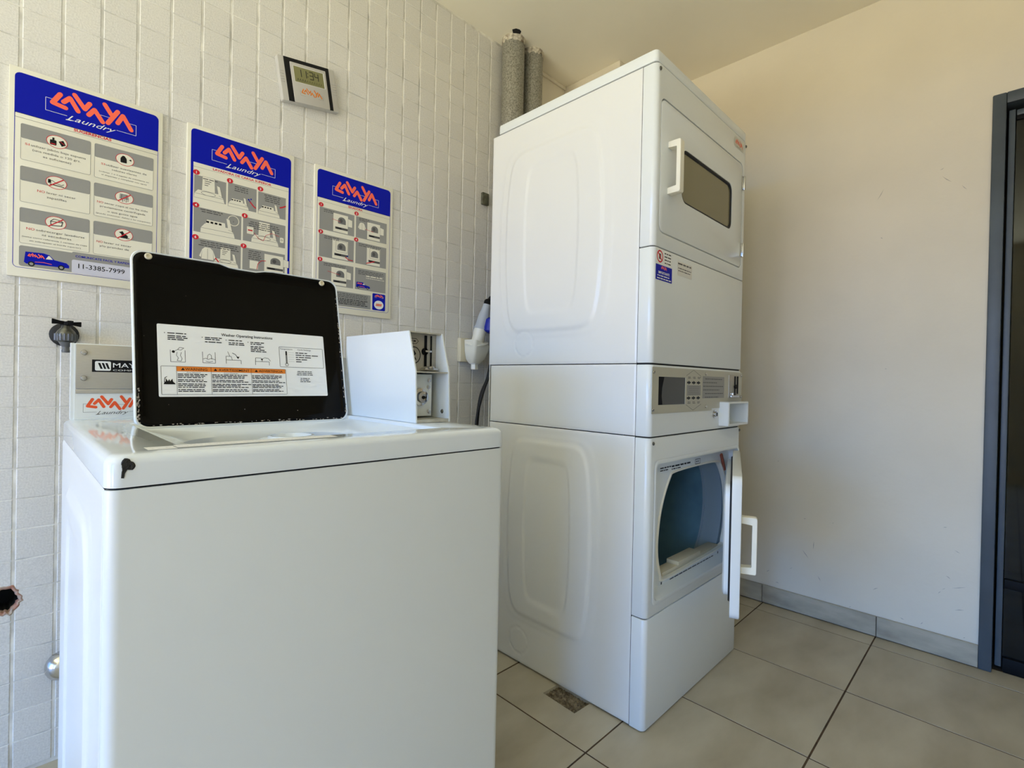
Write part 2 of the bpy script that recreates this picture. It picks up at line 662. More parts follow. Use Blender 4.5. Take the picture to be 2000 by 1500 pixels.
def tile_geo(bm, cx, cz, w, h, dy, tx, tz):
    e_ = 0.0016
    def P_(a, b, y): return bm.verts.new((cx + a, y + tx * a / w + tz * b / h, cz + b))
    A = [(-w / 2, -h / 2), (w / 2, -h / 2), (w / 2, h / 2), (-w / 2, h / 2)]
    B = [(-w / 2 + e_, -h / 2 + e_), (w / 2 - e_, -h / 2 + e_), (w / 2 - e_, h / 2 - e_), (-w / 2 + e_, h / 2 - e_)]
    a0 = [P_(a, b, 0.001) for a, b in A]
    a1 = [P_(a, b, -0.0022 - dy) for a, b in A]
    b1 = [P_(a, b, -0.0036 - dy) for a, b in B]
    for i_ in range(4):
        j_ = (i_ + 1) % 4
        bm.faces.new((a0[i_], a0[j_], a1[j_], a1[i_]))
        bm.faces.new((a1[i_], a1[j_], b1[j_], b1[i_]))
    bm.faces.new(b1)


def project(p):
    v = Vector(p) - CAM
    z = v.dot(Fv)
    if z < 0.05: return None
    return (1000 + F_PX * v.dot(R2) / z, 750 - F_PX * v.dot(U2) / z)


cells = []
NC = 21
for i in range(-34, NC + 1):
    cj = random.uniform(-0.0012, 0.0012)
    for k in range(-8, 28):
        x0, x1 = TX0 + TP * i, TX0 + TP * (i + 1)
        z1 = TZ0 - TZ * k + cj + random.uniform(-0.0004, 0.0004)
        z0 = z1 - TZ
        x0 = max(x0, LX)
        z0, z1 = max(z0, 0.0), min(z1, H)
        if z1 - z0 < 0.012 or x1 - x0 < 0.012: continue
        cx, cz = (x0 + x1) / 2, (z0 + z1) / 2
        q = project((cx, 0, cz))
        area = 0
        if q:
            a, b = project((x0, 0, cz)), project((x1, 0, cz))
            if a and b:
                area = abs(b[0] - a[0]) * (F_PX * TZ / ((Vector((cx, 0, cz)) - CAM).dot(Fv)))
                inside = -20 < q[0] < 965 and -20 < q[1] < 1510
                hid = (255 < q[0] < 680 and q[1] > 545) or (150 < q[0] < 990 and q[1] > 830) or (150 < q[0] < 300 and q[1] > 690)
                for px0, px1 in ((-0.16, 0.155), (0.215, 0.53), (0.603, 0.913)):
                    if px0 < cx - TP * .3 and cx + TP * .3 < px1 and 1.27 < cz < 1.75: hid = True
                if hid or not inside: area = 0
        hole = abs(cx + 0.158) < 0.075 and abs(cz - 0.447) < 0.076
        cells.append((area, x0, x1, z0, z1, hole))
cells.sort(key=lambda c: (not c[5], -c[0]))
stuff = bmesh.new()
nt = 0
variants = {}
for area, x0, x1, z0, z1, hole in cells:
    gx, gz = 0.0030, 0.0008
    cx, cz, w, h = (x0 + x1) / 2, (z0 + z1) / 2, x1 - x0 - 2 * gx, z1 - z0 - 2 * gz
    if hole:
        bm = bmesh.new()
        tile_geo(bm, cx, cz, w, h, 0, 0, 0)
        bm.faces.new([v for v in bm.verts if abs(v.co.y - .001) < 1e-6])
        me = cut(bm, [loft(bmesh.new(), [XZ(ring_(1.0), -.05), XZ(ring_(.96), .05)])])
        finish('wall_tile', me, TILE, wb, smooth=0)
        nt += 1
        continue
    if area > 0 and nt < 298:
        key = (round(w, 3), round(h, 3), random.randrange(4))
        if key not in variants:
            bm = bmesh.new()
            tile_geo(bm, 0, 0, w, h, random.uniform(0, 0.0005), random.uniform(-.0006, .0006), random.uniform(-.0006, .0006))
            me = tomesh(bm)
            me.materials.append(TILE)
            variants[key] = me
        o = bpy.data.objects.new('wall_tile', variants[key])
        COL.objects.link(o)
        o.parent = wb
        o.location = Vector((cx, 0, cz)) - wloc(wb)
        nt += 1
    else:
        tile_geo(stuff, cx, cz, w, h, random.uniform(0, 0.0005), random.uniform(-.0006, .0006), random.uniform(-.0006, .0006))
o = add('tile_field', stuff, TILE, wb, smooth=0)
tag(o, kind='stuff')
# other walls, ceiling
cl = add('ceiling', nbox(LX - 0.12, RX + 0.12, BY - 0.12, 0.12, H, H + 0.12), CEIL)
tag(cl, kind='structure')
DY0, DY1, DZ1 = -2.62, -1.7005, 2.095
bm = bmesh.new()
box(bm, RX, RX + 0.14, DY1, 0.0, 0, H)
box(bm, RX, RX + 0.14, DY0, DY1, DZ1, H)
box(bm, RX, RX + 0.14, BY, DY0, 0, H)
wr = add('wall_right', bm, PLASTER, smooth=0)
tag(wr, kind='structure')
bm = bmesh.new()
box(bm, LX - 0.14, LX, -2.02, -1.66, OZ0, OZ1)  # unseen pier added to dim the opening's reflection in the door glass
box(bm, LX - 0.14, LX, OY1, 0.0, 0, H)
box(bm, LX - 0.14, LX, BY, OY0, 0, H)
box(bm, LX - 0.14, LX, OY0, OY1, OZ1, H)
box(bm, LX - 0.14, LX, OY0, OY1, 0, OZ0)
tag(add('wall_left', bm, PLASTER, smooth=0), kind='structure')
tag(add('wall_front', nbox(LX - 0.14, RX + 0.14, BY - 0.12, BY, 0, H), PLASTER, smooth=0), kind='structure')
# unseen slab added outside the wide opening to block high sky, dark against bounce
tag(add('sky_blocker', nbox(LX - 3.2, LX - 0.14, -5.5, 2.0, 2.46, 2.60), mat('dark_sky_blocker', (44, 42, 40), 0.9), smooth=0), kind='structure')
bm = bmesh.new()
for y0, y1, z0, z1 in ((OY0, OY0 + .05, OZ0, OZ1), (OY1 - .05, OY1, OZ0, OZ1), (OY0 + .05, OY1 - .05, OZ1 - .05, OZ1), (-2.07, -2.02, OZ0, OZ1 - .05), (-1.66, -1.61, OZ0, OZ1 - .05)):
    box(bm, LX - 0.10, LX - 0.05, y0, y1, z0, z1, 0.004)
tag(add('window_1', bm, DFRAME), kind='structure')
# corner column behind the dryer and the untiled strip beside it
tag(add('trim_1', nbox(1.974, RX, -0.3563, 0.0, 0, H, bev=0.004), PLASTER), kind='structure')
tag(add('trim_2', nbox(TX0 + TP * (NC + 1) + 0.001, 1.974, -0.006, 0.0, 0, H), PLASTER), kind='structure')
tag(add('trim_3', nbox(TX0 + TP * (NC + 1) + 0.001, 1.974, -0.016, -0.006, H - 0.018, H, bev=.003), PLASTER), kind='structure')

# skirting tiles
bs = add('baseboard_right', nbox(RX - 0.0045, RX, -1.699, -0.357, 0.0, 0.083), FGROUT)
tag(bs, kind='structure')
for y0, y1 in ((-1.697, -1.3925), (-1.3895, -0.9505), (-0.9475, -0.513), (-0.510, -0.359)):
    bm = nbox(RX - 0.011, RX - 0.003, y0, y1, 0.004, 0.0855)
    bmesh.ops.bevel(bm, geom=[e_ for e_ in bm.edges if all(v.co.x < RX - .01 for v in e_.verts)], offset=.002, segments=2, affect='EDGES')
    add('skirting_tile', bm, BTILE, bs)
# scuffs on the plain wall (real dents and rub marks)
SCUFF = mat('wall_scuff', (178, 173, 163), 0.9)
bm = bmesh.new()


def wall_pt(u, v, off=0.0):
    d = Fv + R2 * ((u - 1000) / F_PX) - U2 * ((v - 750) / F_PX)
    t = (RX - CAM.x) / d.x
    p = CAM + d * t
    return Vector((RX - off, p.y, p.z))


rs = random.Random(3)
for (u, v, L, a) in [(1870, 1078, 14, -30), (1873, 1148, 28, 3), (1852, 1128, 12, -40), (1843, 1150, 9, 20), (1835, 1157, 7, 35), (1573, 1082, 22, -55), (1589, 1065, 16, 85),
                     (1710, 1150, 12, 20), (1762, 1208, 10, -30), (1800, 1217, 6, 40), (1874, 1192, 20, 0), (1572, 1013, 5, 0), (1627, 1022, 4, 10), (1722, 465, 5, -30),
                     (1720, 380, 26, 60), (1850, 350, 22, -30), (1884, 366, 14, -40), (1840, 330, 10, 30), (1518, 1138, 8, -20), (1545, 1110, 7, 30), (1600, 1130, 12, -60), (1500, 1115, 7, 30),
                     (1846, 1030, 8, 0), (1660, 1185, 5, 20), (1883, 1245, 4, 0), (1730, 720, 4, 0), (1520, 900, 3, 0)]:
    a = math.radians(a)
    p = wall_pt(u - L / 2 * math.cos(a), v - L / 2 * math.sin(a) * -1, .0004)
    q = wall_pt(u + L / 2 * math.cos(a), v + L / 2 * math.sin(a) * -1, .0004)
    d = (q - p)
    nrm = Vector((0, -d.z, d.y)).normalized() * rs.uniform(.0008, .0018)
    m_ = (p + q) / 2 + nrm * rs.uniform(-1, 1)
    vv = [bm.verts.new(c) for c in (p, m_ - nrm, q, m_ + nrm)]
    bm.faces.new(vv)
o = add('scuff_marks', bm, SCUFF, wr, smooth=0)
tag(o, kind='stuff')

# ------------------------------------------------------------------ door with smoked glass
dr = bpy.data.objects.new('door_1', None)
COL.objects.link(dr)
dr.location = (RX, (DY0 + DY1) / 2, 0)
tag(dr, kind='structure')
bm = bmesh.new()
fw = 0.034
box(bm, RX - 0.010, RX + 0.15, DY1 - fw, DY1 + 0.003, 0.0, DZ1 + .003, 0.004)
box(bm, RX - 0.010, RX + 0.15, DY0 - .003, DY0 + fw, 0.0, DZ1 + .003, 0.004)
box(bm, RX - 0.010, RX + 0.15, DY0 + fw, DY1 - fw, DZ1 - fw - .004, DZ1 + .003, 0.004)
add('door_frame', bm, DFRAME, dr)
bm = bmesh.new()
box(bm, RX + 0.020, RX + 0.055, DY1 - fw - 0.024, DY1 - fw - 0.006, 0.02, DZ1 - 0.055, 0.003)
add('stile', bm, DFRAME, dr)
bm = bmesh.new()
box(bm, RX + 0.020, RX + 0.055, DY0 + fw + 0.006, DY0 + fw + 0.024, 0.02, DZ1 - 0.055, 0.003)
add('stile', bm, DFRAME, dr)
yA, yB = DY0 + fw + 0.026, DY1 - fw - 0.026
add('top_rail', nbox(RX + 0.024, RX + 0.05, yA, yB, DZ1 - 0.078, DZ1 - 0.057, .003), DFRAME, dr)
add('upper_seal', nbox(RX + 0.026, RX + 0.05, yA, yB, DZ1 - 0.093, DZ1 - 0.0785, .002), BLACK, dr)
add('middle_rail', nbox(RX + 0.020, RX + 0.05, yA, yB, 0.306, 0.340, .003), BLACK, dr)
add('bottom_rail', nbox(RX + 0.020, RX + 0.05, yA, yB, 0.004, 0.056, .003), BLACK, dr)
add('glass_pane', nbox(RX + 0.034, RX + 0.038, yA, yB, 0.341, DZ1 - 0.0935), GLASS_D, dr)
add('glass_pane', nbox(RX + 0.034, RX + 0.038, yA, yB, 0.057, 0.305), GLASS_D, dr)
# dark passage beyond the door
HALL = mat('passage_paint', (120, 112, 88), 0.8)
bm = bmesh.new()
box(bm, RX + 1.5, RX + 1.6, -3.0, -1.2, 0, 2.4)
box(bm, RX + 0.14, RX + 1.6, -1.2, -1.1, 0, 2.4)
box(bm, RX + 0.14, RX + 1.6, -3.1, -3.0, 0, 2.4)
box(bm, RX + 0.14, RX + 1.6, -3.1, -1.1, 2.4, 2.5)
tag(add('wall_passage', bm, HALL, smooth=0), kind='structure')

# ------------------------------------------------------------------ stacked dryer
DX0, DXL, DY, DB = 1.1581, 1.1581 + 0.686, -1.0261, -0.330
dry = thing('stacked_dryer', 'tall white stacked pair of tumble dryers with the lower door ajar', 'dryer', ((DX0 + DXL) / 2, (DY + DB) / 2, 0))


def barrel(y, z, yc, zc, a, h, kb=0.12, n=9):
    """<1 inside a barrel-sided rounded panel outline"""
    t = (z - zc) / h
    aa = a * (1 - kb * t * t)
    return (abs((y - yc) / aa) ** n + abs(t) ** n) ** (1 / n)


def sstep(x, c, w):
    t = max(0, min(1, (x - c) / w + .5))
    return t * t * (3 - 2 * t)


def side_panel(name, x, sgn, y0, y1, z0, z1, yc, zc, a, h, parent, circle=None, inner=(0.56, 0.80), depth=0.005, M=SIDE):
    def fn(y, z):
        d = 0
        if a:
            s = barrel(y, z, yc, zc, a, h)
            w = 0.012 / a
            d += depth * (1 - sstep(s, 1.0, w))
            s2 = barrel(y, z, yc, zc, a * inner[0], h * inner[1])
            d -= depth * 0.8 * (1 - sstep(s2, 1.0, w / inner[0]))
            s3 = barrel(y, z, yc, zc, a * 1.17, h * 1.07)
            d += depth * 0.35 * (1 - sstep(s3, 1.0, w))
        if circle:
            r = math.hypot(y - circle[0], z - circle[1])
            d -= 0.0025 * math.exp(-((r - circle[2]) / 0.0018) ** 2)
        e_ = min(y - y0, y1 - y, z - z0, z1 - z)
        return (x + sgn * (d - 0.002 * max(0, 1 - e_ / .003)), y, z)
    bm = field(y0, y1, z0, z1, 130, int(150 * (z1 - z0) / 0.8), fn)
    return add(name, bm, M, parent, smooth=60)


# hidden carcass: back and right side
bm = bmesh.new()
box(bm, DX0 + 0.012, DXL, DY + 0.06, DB, 0.012, 0.05)
box(bm, DXL - 0.004, DXL, DY + 0.045, DB, 0.012, 1.953)
box(bm, DX0 + 0.003, DXL, DB - 0.004, DB, 0.012, 1.953)
add('cabinet', bm, SIDE, dry)
YS = -0.9795
side_panel('side_panel', DX0, -1, YS + .0030, DB, 1.0820, 1.9555, -0.632, 1.525, 0.215, 0.325, dry, circle=(-0.515, 1.155, 0.045))
side_panel('side_panel', DX0, -1, YS + .0030, DB - 0.012, 0.8665, 1.0790, 0, 0, 0, 0, dry)
side_panel('side_panel', DX0, -1, YS + .0030, DB - 0.010, 0.006, 0.8635, -0.640, 0.497, 0.185, 0.315, dry, circle=(-0.517, 0.083, 0.046))
side_panel('side_panel', DXL, 1, YS + .0030, DB, 0.006, 1.955, -0.632, 1.525, 0.215, 0.325, dry)
# top
add('top_cover', slab_xy(bmesh.new(), DX0 - .001, DXL, DY + 0.002, -0.358, 1.9575, 1.9925, 0.014, 0.005), ENAMEL, dry)
BK = mat('dark_gap', (12, 14, 18), 0.8)


def front_block(z0, z1, yb=YS, r=0.016, bev=0.0035):
    def sec(i, z):
        x0, x1, y0 = DX0 - 0.0005 + i, DXL - i, DY + i
        out = [(x1, yb), (x0, yb)]
        for k in range(7):
            t = PI + k / 6 * PI / 2
            out.append((x0 + r + r * math.cos(t), y0 + r + r * math.sin(t)))
        for k in range(7):
            t = 1.5 * PI + k / 6 * PI / 2
            out.append((x1 - r + r * math.cos(t), y0 + r + r * math.sin(t)))
        return XY(out, z)
    L = [sec(bev * (1 - math.sin(k * PI / 4)), z0 + bev * (1 - math.cos(k * PI / 4))) for k in range(3)]
    L += [sec(bev * (1 - math.cos(k * PI / 4)), z1 - bev * (1 - math.sin(k * PI / 4))) for k in range(3)]
    return loft(bmesh.new(), L)


bm = bmesh.new()
for z0, z1 in ((0.3295, 0.3345), (0.861, 0.868), (1.0770, 1.084), (1.4210, 1.4245), (1.9535, 1.9585)):
    slab_xy(bm, DX0 + 0.004, DXL - .004, DY + 0.005, YS + .05, z0, z1, 0.012, 0.0005)
box(bm, DX0 + 0.003, DX0 + .02, YS + 0.0002, YS + 0.006, 0.006, 1.955)
add('seam_backing', bm, BK, dry)
# toe panel
add('toe_panel', front_block(0.004, 0.3310), ENAMEL, dry)
# lower front with the loading recess
bm = front_block(0.3335, 0.8625)
c1 = loft(bmesh.new(), [XZ(rr(1.1985, 1.828, 0.372, 0.785, 0.02), DY - .05), XZ(rr(1.1985, 1.828, 0.372, 0.785, 0.02), DY + .2)])
me = cut(bm, [c1])
finish('lower_front_panel', me, ENAMEL, dry)
# sloping lip inside the recess
bm = bmesh.new()
loft(bm, [XZ(rr(1.1885, 1.834, 0.362, 0.795, 0.024), DY - 0.0012), XZ(rr(1.192, 1.832, 0.366, 0.791, 0.024), DY - 0.003),
          XZ(rr(1.200, 1.827, 0.374, 0.783, 0.02), DY - 0.002), XZ(rr(1.215, 1.822, 0.388, 0.772, 0.02), DY + 0.0335)], False, False)
add('recess_frame', bm, ENAMEL, dry)
# bulkhead with D-shaped mouth
mouth = [(1.352, .717), (1.385, .733), (1.55, .7375), (1.705, .7345), (1.750, .712), (1.790, .650), (1.808, .57), (1.808, .49), (1.792, .435), (1.762, .412), (1.55, .405), (1.335, .403), (1.303, .425), (1.281, .50), (1.288, .585), (1.312, .655)]
mo = [(p.x, p.y) for p in spline([(a, b, 0) for a, b in mouth], 5, True)]
bm = nbox(1.2, 1.828, -0.993, -0.981, 0.374, 0.784)
me = cut(bm, [loft(bmesh.new(), [XZ(mo, -1.05), XZ(mo, -0.9)])])
finish('bulkhead', me, ENAMEL, dry)
# rolled edge of the mouth
cmx, cmz = 1.55, 0.565
sc = lambda k: [(cmx + (a - cmx) * k, cmz + (b - cmz) * k) for a, b in mo]
bm = bmesh.new()
loft(bm, [XZ(sc(1.045), -0.9932), XZ(sc(1.03), -0.9965), XZ(sc(1.01), -0.996), XZ(sc(0.995), -0.990), XZ(sc(0.995), -0.980)], False, False)
add('mouth_rim', bm, PLAST, dry)
# drum
bm = lathe(bmesh.new(), [(0.262, 0.0), (0.262, 0.46), (0.05, 0.49)], (1.545, -0.900, 0.56), (0, 1, 0), 64, cap=False)
add('drum', bm, DRUM, dry, smooth=50)
add('drum_back', lathe(bmesh.new(), [(0.26, 0), (0.05, .02), (0.001, .02)], (1.545, -0.45, 0.56), (0, 1, 0), 48), DRUM, dry)
bm = bmesh.new()
lathe(bm, [(0.300, 0.0), (0.268, 0.004), (0.266, 0.068), (0.260, 0.071), (0.260, 0.074), (0.266, 0.077), (0.262, 0.083)], (1.545, -0.978, 0.56), (0, 1, 0), 64, cap=False)
add('drum_collar', bm, mat('pale_grey_collar', (150, 166, 172), 0.4), dry, smooth=30)
# lint screen at the foot of the mouth
bm = bmesh.new()
box(bm, 1.33, 1.76, -0.985, -0.945, 0.404, 0.416, 0.003)
box(bm, 1.43, 1.60, -0.990, -0.945, 0.414, 0.430, 0.004)
add('lint_screen', bm, CREAMP, dry)
# rust-red felt seals in the top corners
FELT = mat('rust_felt', (150, 84, 62), 0.9)
bm = bmesh.new()
tube(bm, [(1.212, -0.996, 0.715), (1.238, -0.996, 0.768)], 0.006, 8)
add('corner_seal', bm, FELT, dry)
bm = bmesh.new()
tube(bm, [(1.742, -0.996, 0.762), (1.775, -0.996, 0.700)], 0.006, 8)
add('corner_seal', bm, FELT, dry)
# print in the recess
P = Print(0, 0, -0.9932)
P.lines(1.285, 1.36, .757, .006, P_BLACK, seed=1, align='L')
P.lines(1.285, 1.34, .749, .005, P_BLACK, seed=2, align='L')
P.lines(1.36, 1.50, .756, .008, P_BLACK, seed=3, align='L')
P.lines(1.36, 1.44, .747, .005, P_BLACK, seed=4, align='L')
P.frame(1.53, .745, 1.57, .763, .002, .002, P_BLACK)
P.lines(1.535, 1.565, .754, .004, P_BLACK, seed=5)
for k in range(12):
    P.line((1.222 + .004 * (k % 4), .62 + .01 * k), (1.25 + .005 * (k % 3), .63 + .01 * k), .0016, P_MGREY)
P.lines(1.36, 1.70, .389, .0075, P_DGREY, seed=6, ragged=.02)
P.rect(1.305, .383, 1.312, .396, P_BLACK)
P.rect(1.735, .383, 1.742, .396, P_BLACK)
P.build('printed_marks', dry)
# control panel
bm = front_block(0.8660, 1.0780)
c1 = nbox(1.652, 1.824, DY - .05, DY + 0.040, 0.883, 0.955)
c2 = nbox(1.2, 1.3735, DY - .05, DY + 0.0015, 0.959, 1.0435)
me = cut(bm, [c1, c2])
finish('control_panel', me, ENAMEL, dry)
PY = DY - 0.0015
bm = loft(bmesh.new(), [XZ(rr(1.1625, 1.842, 0.9335, 1.0715, .002), DY), XZ(rr(1.1625, 1.842, 0.9335, 1.0715, .002), PY)])
me = cut(bm, [nbox(1.644, 1.832, -1.2, -.9, 0.8, 0.9635), nbox(1.2, 1.3735, -1.2, -.9, 0.959, 1.0435), nbox(1.575, 1.65, -1.2, -.9, .8, .9405)])
finish('control_plate', me, PLATE, dry, smooth=0)
DISP = mat('dark_display_window', (44, 46, 42), 0.10, spec=0.5)
bm = nbox(1.2, 1.3735, DY + 0.0003, DY + 0.0013, 0.959, 1.0435)
add('display_window', bm, DISP, dry, smooth=0)
bm = loft(bmesh.new(), [XZ([(1.2, .9595), (1.2, 1.0432), (1.236, 1.0432), (1.224, 1.01), (1.222, .985), (1.228, .9595)], DY + .0003), XZ([(1.2, .9595), (1.2, 1.0432), (1.236, 1.0432), (1.224, 1.01), (1.222, .985), (1.228, .9595)], DY - .0005)])
add('painted_display_shade', bm, BLACK, dry, smooth=0)  # black piece paints in the curved shade at the display's left
P = Print(0, 0, PY)
P.stroke([(1.378, 1.050), (1.429, 1.069), (1.484, 1.050), (1.484, 1.044)], .0012, P_DGREY, rnd=False)
P.stroke([(1.378, .957), (1.429, .938), (1.489, .957)], .0012, P_DGREY, rnd=False)
for i_, z in ((0, 1.028), (1, 0.978)):
    for k in range(3):
        x = 1.399 + .035 * k
        P.poly([(x - .016, z - .003), (x - .006, z - .003), (x - .006, z - .0065), (x + .013, z), (x - .006, z + .0065), (x - .006, z + .003), (x - .016, z + .003)], P_BLACK, 2)
        zz = 1.044 if i_ == 0 else .963
        P.lines(x - .010, x + .012, zz + .002, .003, P_DGREY, seed=k + 9)
        P.lines(x - .010, x + .012, zz - .002, .003, P_DGREY, seed=k + 19)
P.rect(1.383, .986, 1.484, 1.020, P_GREY, 1)
for k in range(5):
    P.lines(1.392, 1.476, 1.015 - .006 * k, .003, P_MGREY, 2, seed=k + 30)
P.rect(1.497, .976, 1.677, 1.051, P_GREY, 1)
for k, L in enumerate(((.02, .16), (.005, .12), (.005, .17), (.005, .14), (.02, .17), (.02, .13))):
    P.lines(1.497 + L[0], 1.497 + L[1], 1.042 - .0125 * k, .004, P_DGREY, 2, seed=k + 40, align='L', ragged=0)
P.build('printed_marks', dry)
for x, z in ((1.1705, 1.0565), (1.1695, .946), (1.521, 1.059), (1.525, .948), (1.836, 1.060), (1.836, .979)):
    add('plate_screw', lathe(bmesh.new(), [(.0055, 0), (.0055, .0015), (.0035, .0035), (.0001, .004)], (x, PY, z), (0, -1, 0), 12), CHROME, dry)
for x, z in ((1.1785, 0.8465), (1.832, .851), (1.172, 1.938), (1.832, 1.938)):
    add('case_screw', lathe(bmesh.new(), [(.0055, 0), (.0055, .0015), (.0035, .0035), (.0001, .004)], (x, DY - .0005, z), (0, -1, 0), 12), DULLM, dry)
# coin slide
cs = add('coin_slot', nbox(1.715, 1.804, DY - 0.004, DY, 0.975, 1.060, .001), STEEL, dry)
bm = bmesh.new()
box(bm, 1.765, 1.772, DY - 0.0062, DY - .004, 0.982, 1.056)
box(bm, 1.79, 1.798, DY - 0.0062, DY - .004, 0.99, 1.056)
lathe(bm, [(.008, 0), (.008, .006)], (1.769, DY - .004, 1.017), (0, -1, 0), 14)
add('slot_groove', bm, BLACK, cs)
bm = bmesh.new()
box(bm, 1.718, 1.80, DY - 0.012, DY - .004, 0.977, 0.985, .001)
box(bm, 1.722, 1.734, DY - 0.016, DY - .004, 0.984, 0.995, .002)
add('coin_tongue', bm, CHROME, cs)
# coin return cup
CY = DY - 0.034
bm = bmesh.new()
o2 = rr(1.641, 1.830, 0.876, 0.9625, .004)
i2 = rr(1.650, 1.8225, 0.884, 0.9565, .003)
loft(bm, [XZ(o2, DY + .001), XZ(o2, CY + .002), XZ(rr(1.643, 1.828, .878, .9605, .004), CY), XZ(i2, CY), XZ(i2, DY + .036)], False, True)
add('coin_cup', bm, ENAMEL, dry, smooth=40)
# lock
lk = add('lock', lathe(bmesh.new(), [(.014, 0), (.014, .003), (.0095, .004), (.0095, .009), (.0001, .010)], (1.601, DY, .9195), (0, -1, 0), 20), CHROME, dry)
add('keyhole', nbox(1.5995, 1.6025, DY - .0112, DY - .009, .9135, .9255), BLACK, lk, smooth=0)
# middle plain panel
add('middle_front_panel', front_block(1.0825, 1.4220), ENAMEL, dry)
# upper front panel with the door recess
bm = front_block(1.4240, 1.9550)
UD = (1.1845, 1.8075, 1.4700, 1.8590)
g = 0.0035
me = cut(bm, [loft(bmesh.new(), [XZ(rr(UD[0] - g, UD[1] + g, UD[2] - g, UD[3] + g, .026), DY - .05), XZ(rr(UD[0] - g, UD[1] + g, UD[2] - g, UD[3] + g, .026), DY + .030)])])
finish('upper_front_panel', me, ENAMEL, dry)
P = Print(0, 0, DY - 0.0002)
P.rrect(1.722, 1.905, 1.812, 1.942, .004, mat('sticker_clear', (206, 204, 192), .4), 1)
logo(P, 1.728, 1.911, 0.40, P_ORED, P_MGREY, True, 3)
P.build('logo_sticker', dry, 'small orange angular logo sticker in the top corner')
P = Print(0, 0, DY - 0.0002)
P.rect(1.170, 1.3735, 1.266, 1.419, P_WHITE, 1)
P.ring(1.1935, 1.397, .0185, .0045, P_RED, 3)
P.rrect(1.1875, 1.389, 1.1995, 1.405, .002, P_DGREY, 2)
P.line((1.181, 1.409), (1.206, 1.385), .0042, P_RED, 3)
for k in range(4):
    P.lines(1.220, 1.261, 1.4105 - .0095 * k, .0048, P_BLACK, 2, seed=60 + k)
P.build('warning_sticker', dry, 'white sticker with a red ring and slash')
P = Print(0, 0, DY - 0.0002)
P.rect(1.1705, 1.3275, 1.2685, 1.3725, BLUE, 1)
logo(P, 1.200, 1.3585, 0.20, P_CORAL, None, False, 3)
P.text('IMPORTANTE', 1.2195, 1.3505, .0075, P_WHITE, w=.066, bold=.03)
P.lines(1.18, 1.26, 1.341, .0048, P_WHITE, 2, seed=66, ragged=.02)
P.lines(1.178, 1.264, 1.333, .0048, P_WHITE, 2, seed=67, ragged=.02)
P.build('notice_sticker', dry, 'blue sticker with white lettering')
P = Print(0, 0, DY - 0.0002)
P.rect(1.303, 1.360, 1.402, 1.404, mat('sticker_pale', (222, 221, 214), .4), 1)
P.lines(1.306, 1.396, 1.397, .0070, P_DGREY, 2, seed=71, ragged=.0)
P.lines(1.308, 1.396, 1.383, .0045, P_DGREY, 2, seed=72, ragged=.0)
P.lines(1.308, 1.396, 1.375, .0045, P_DGREY, 2, seed=73, ragged=.1)
P.build('payment_sticker', dry, 'pale sticker with small grey lettering')


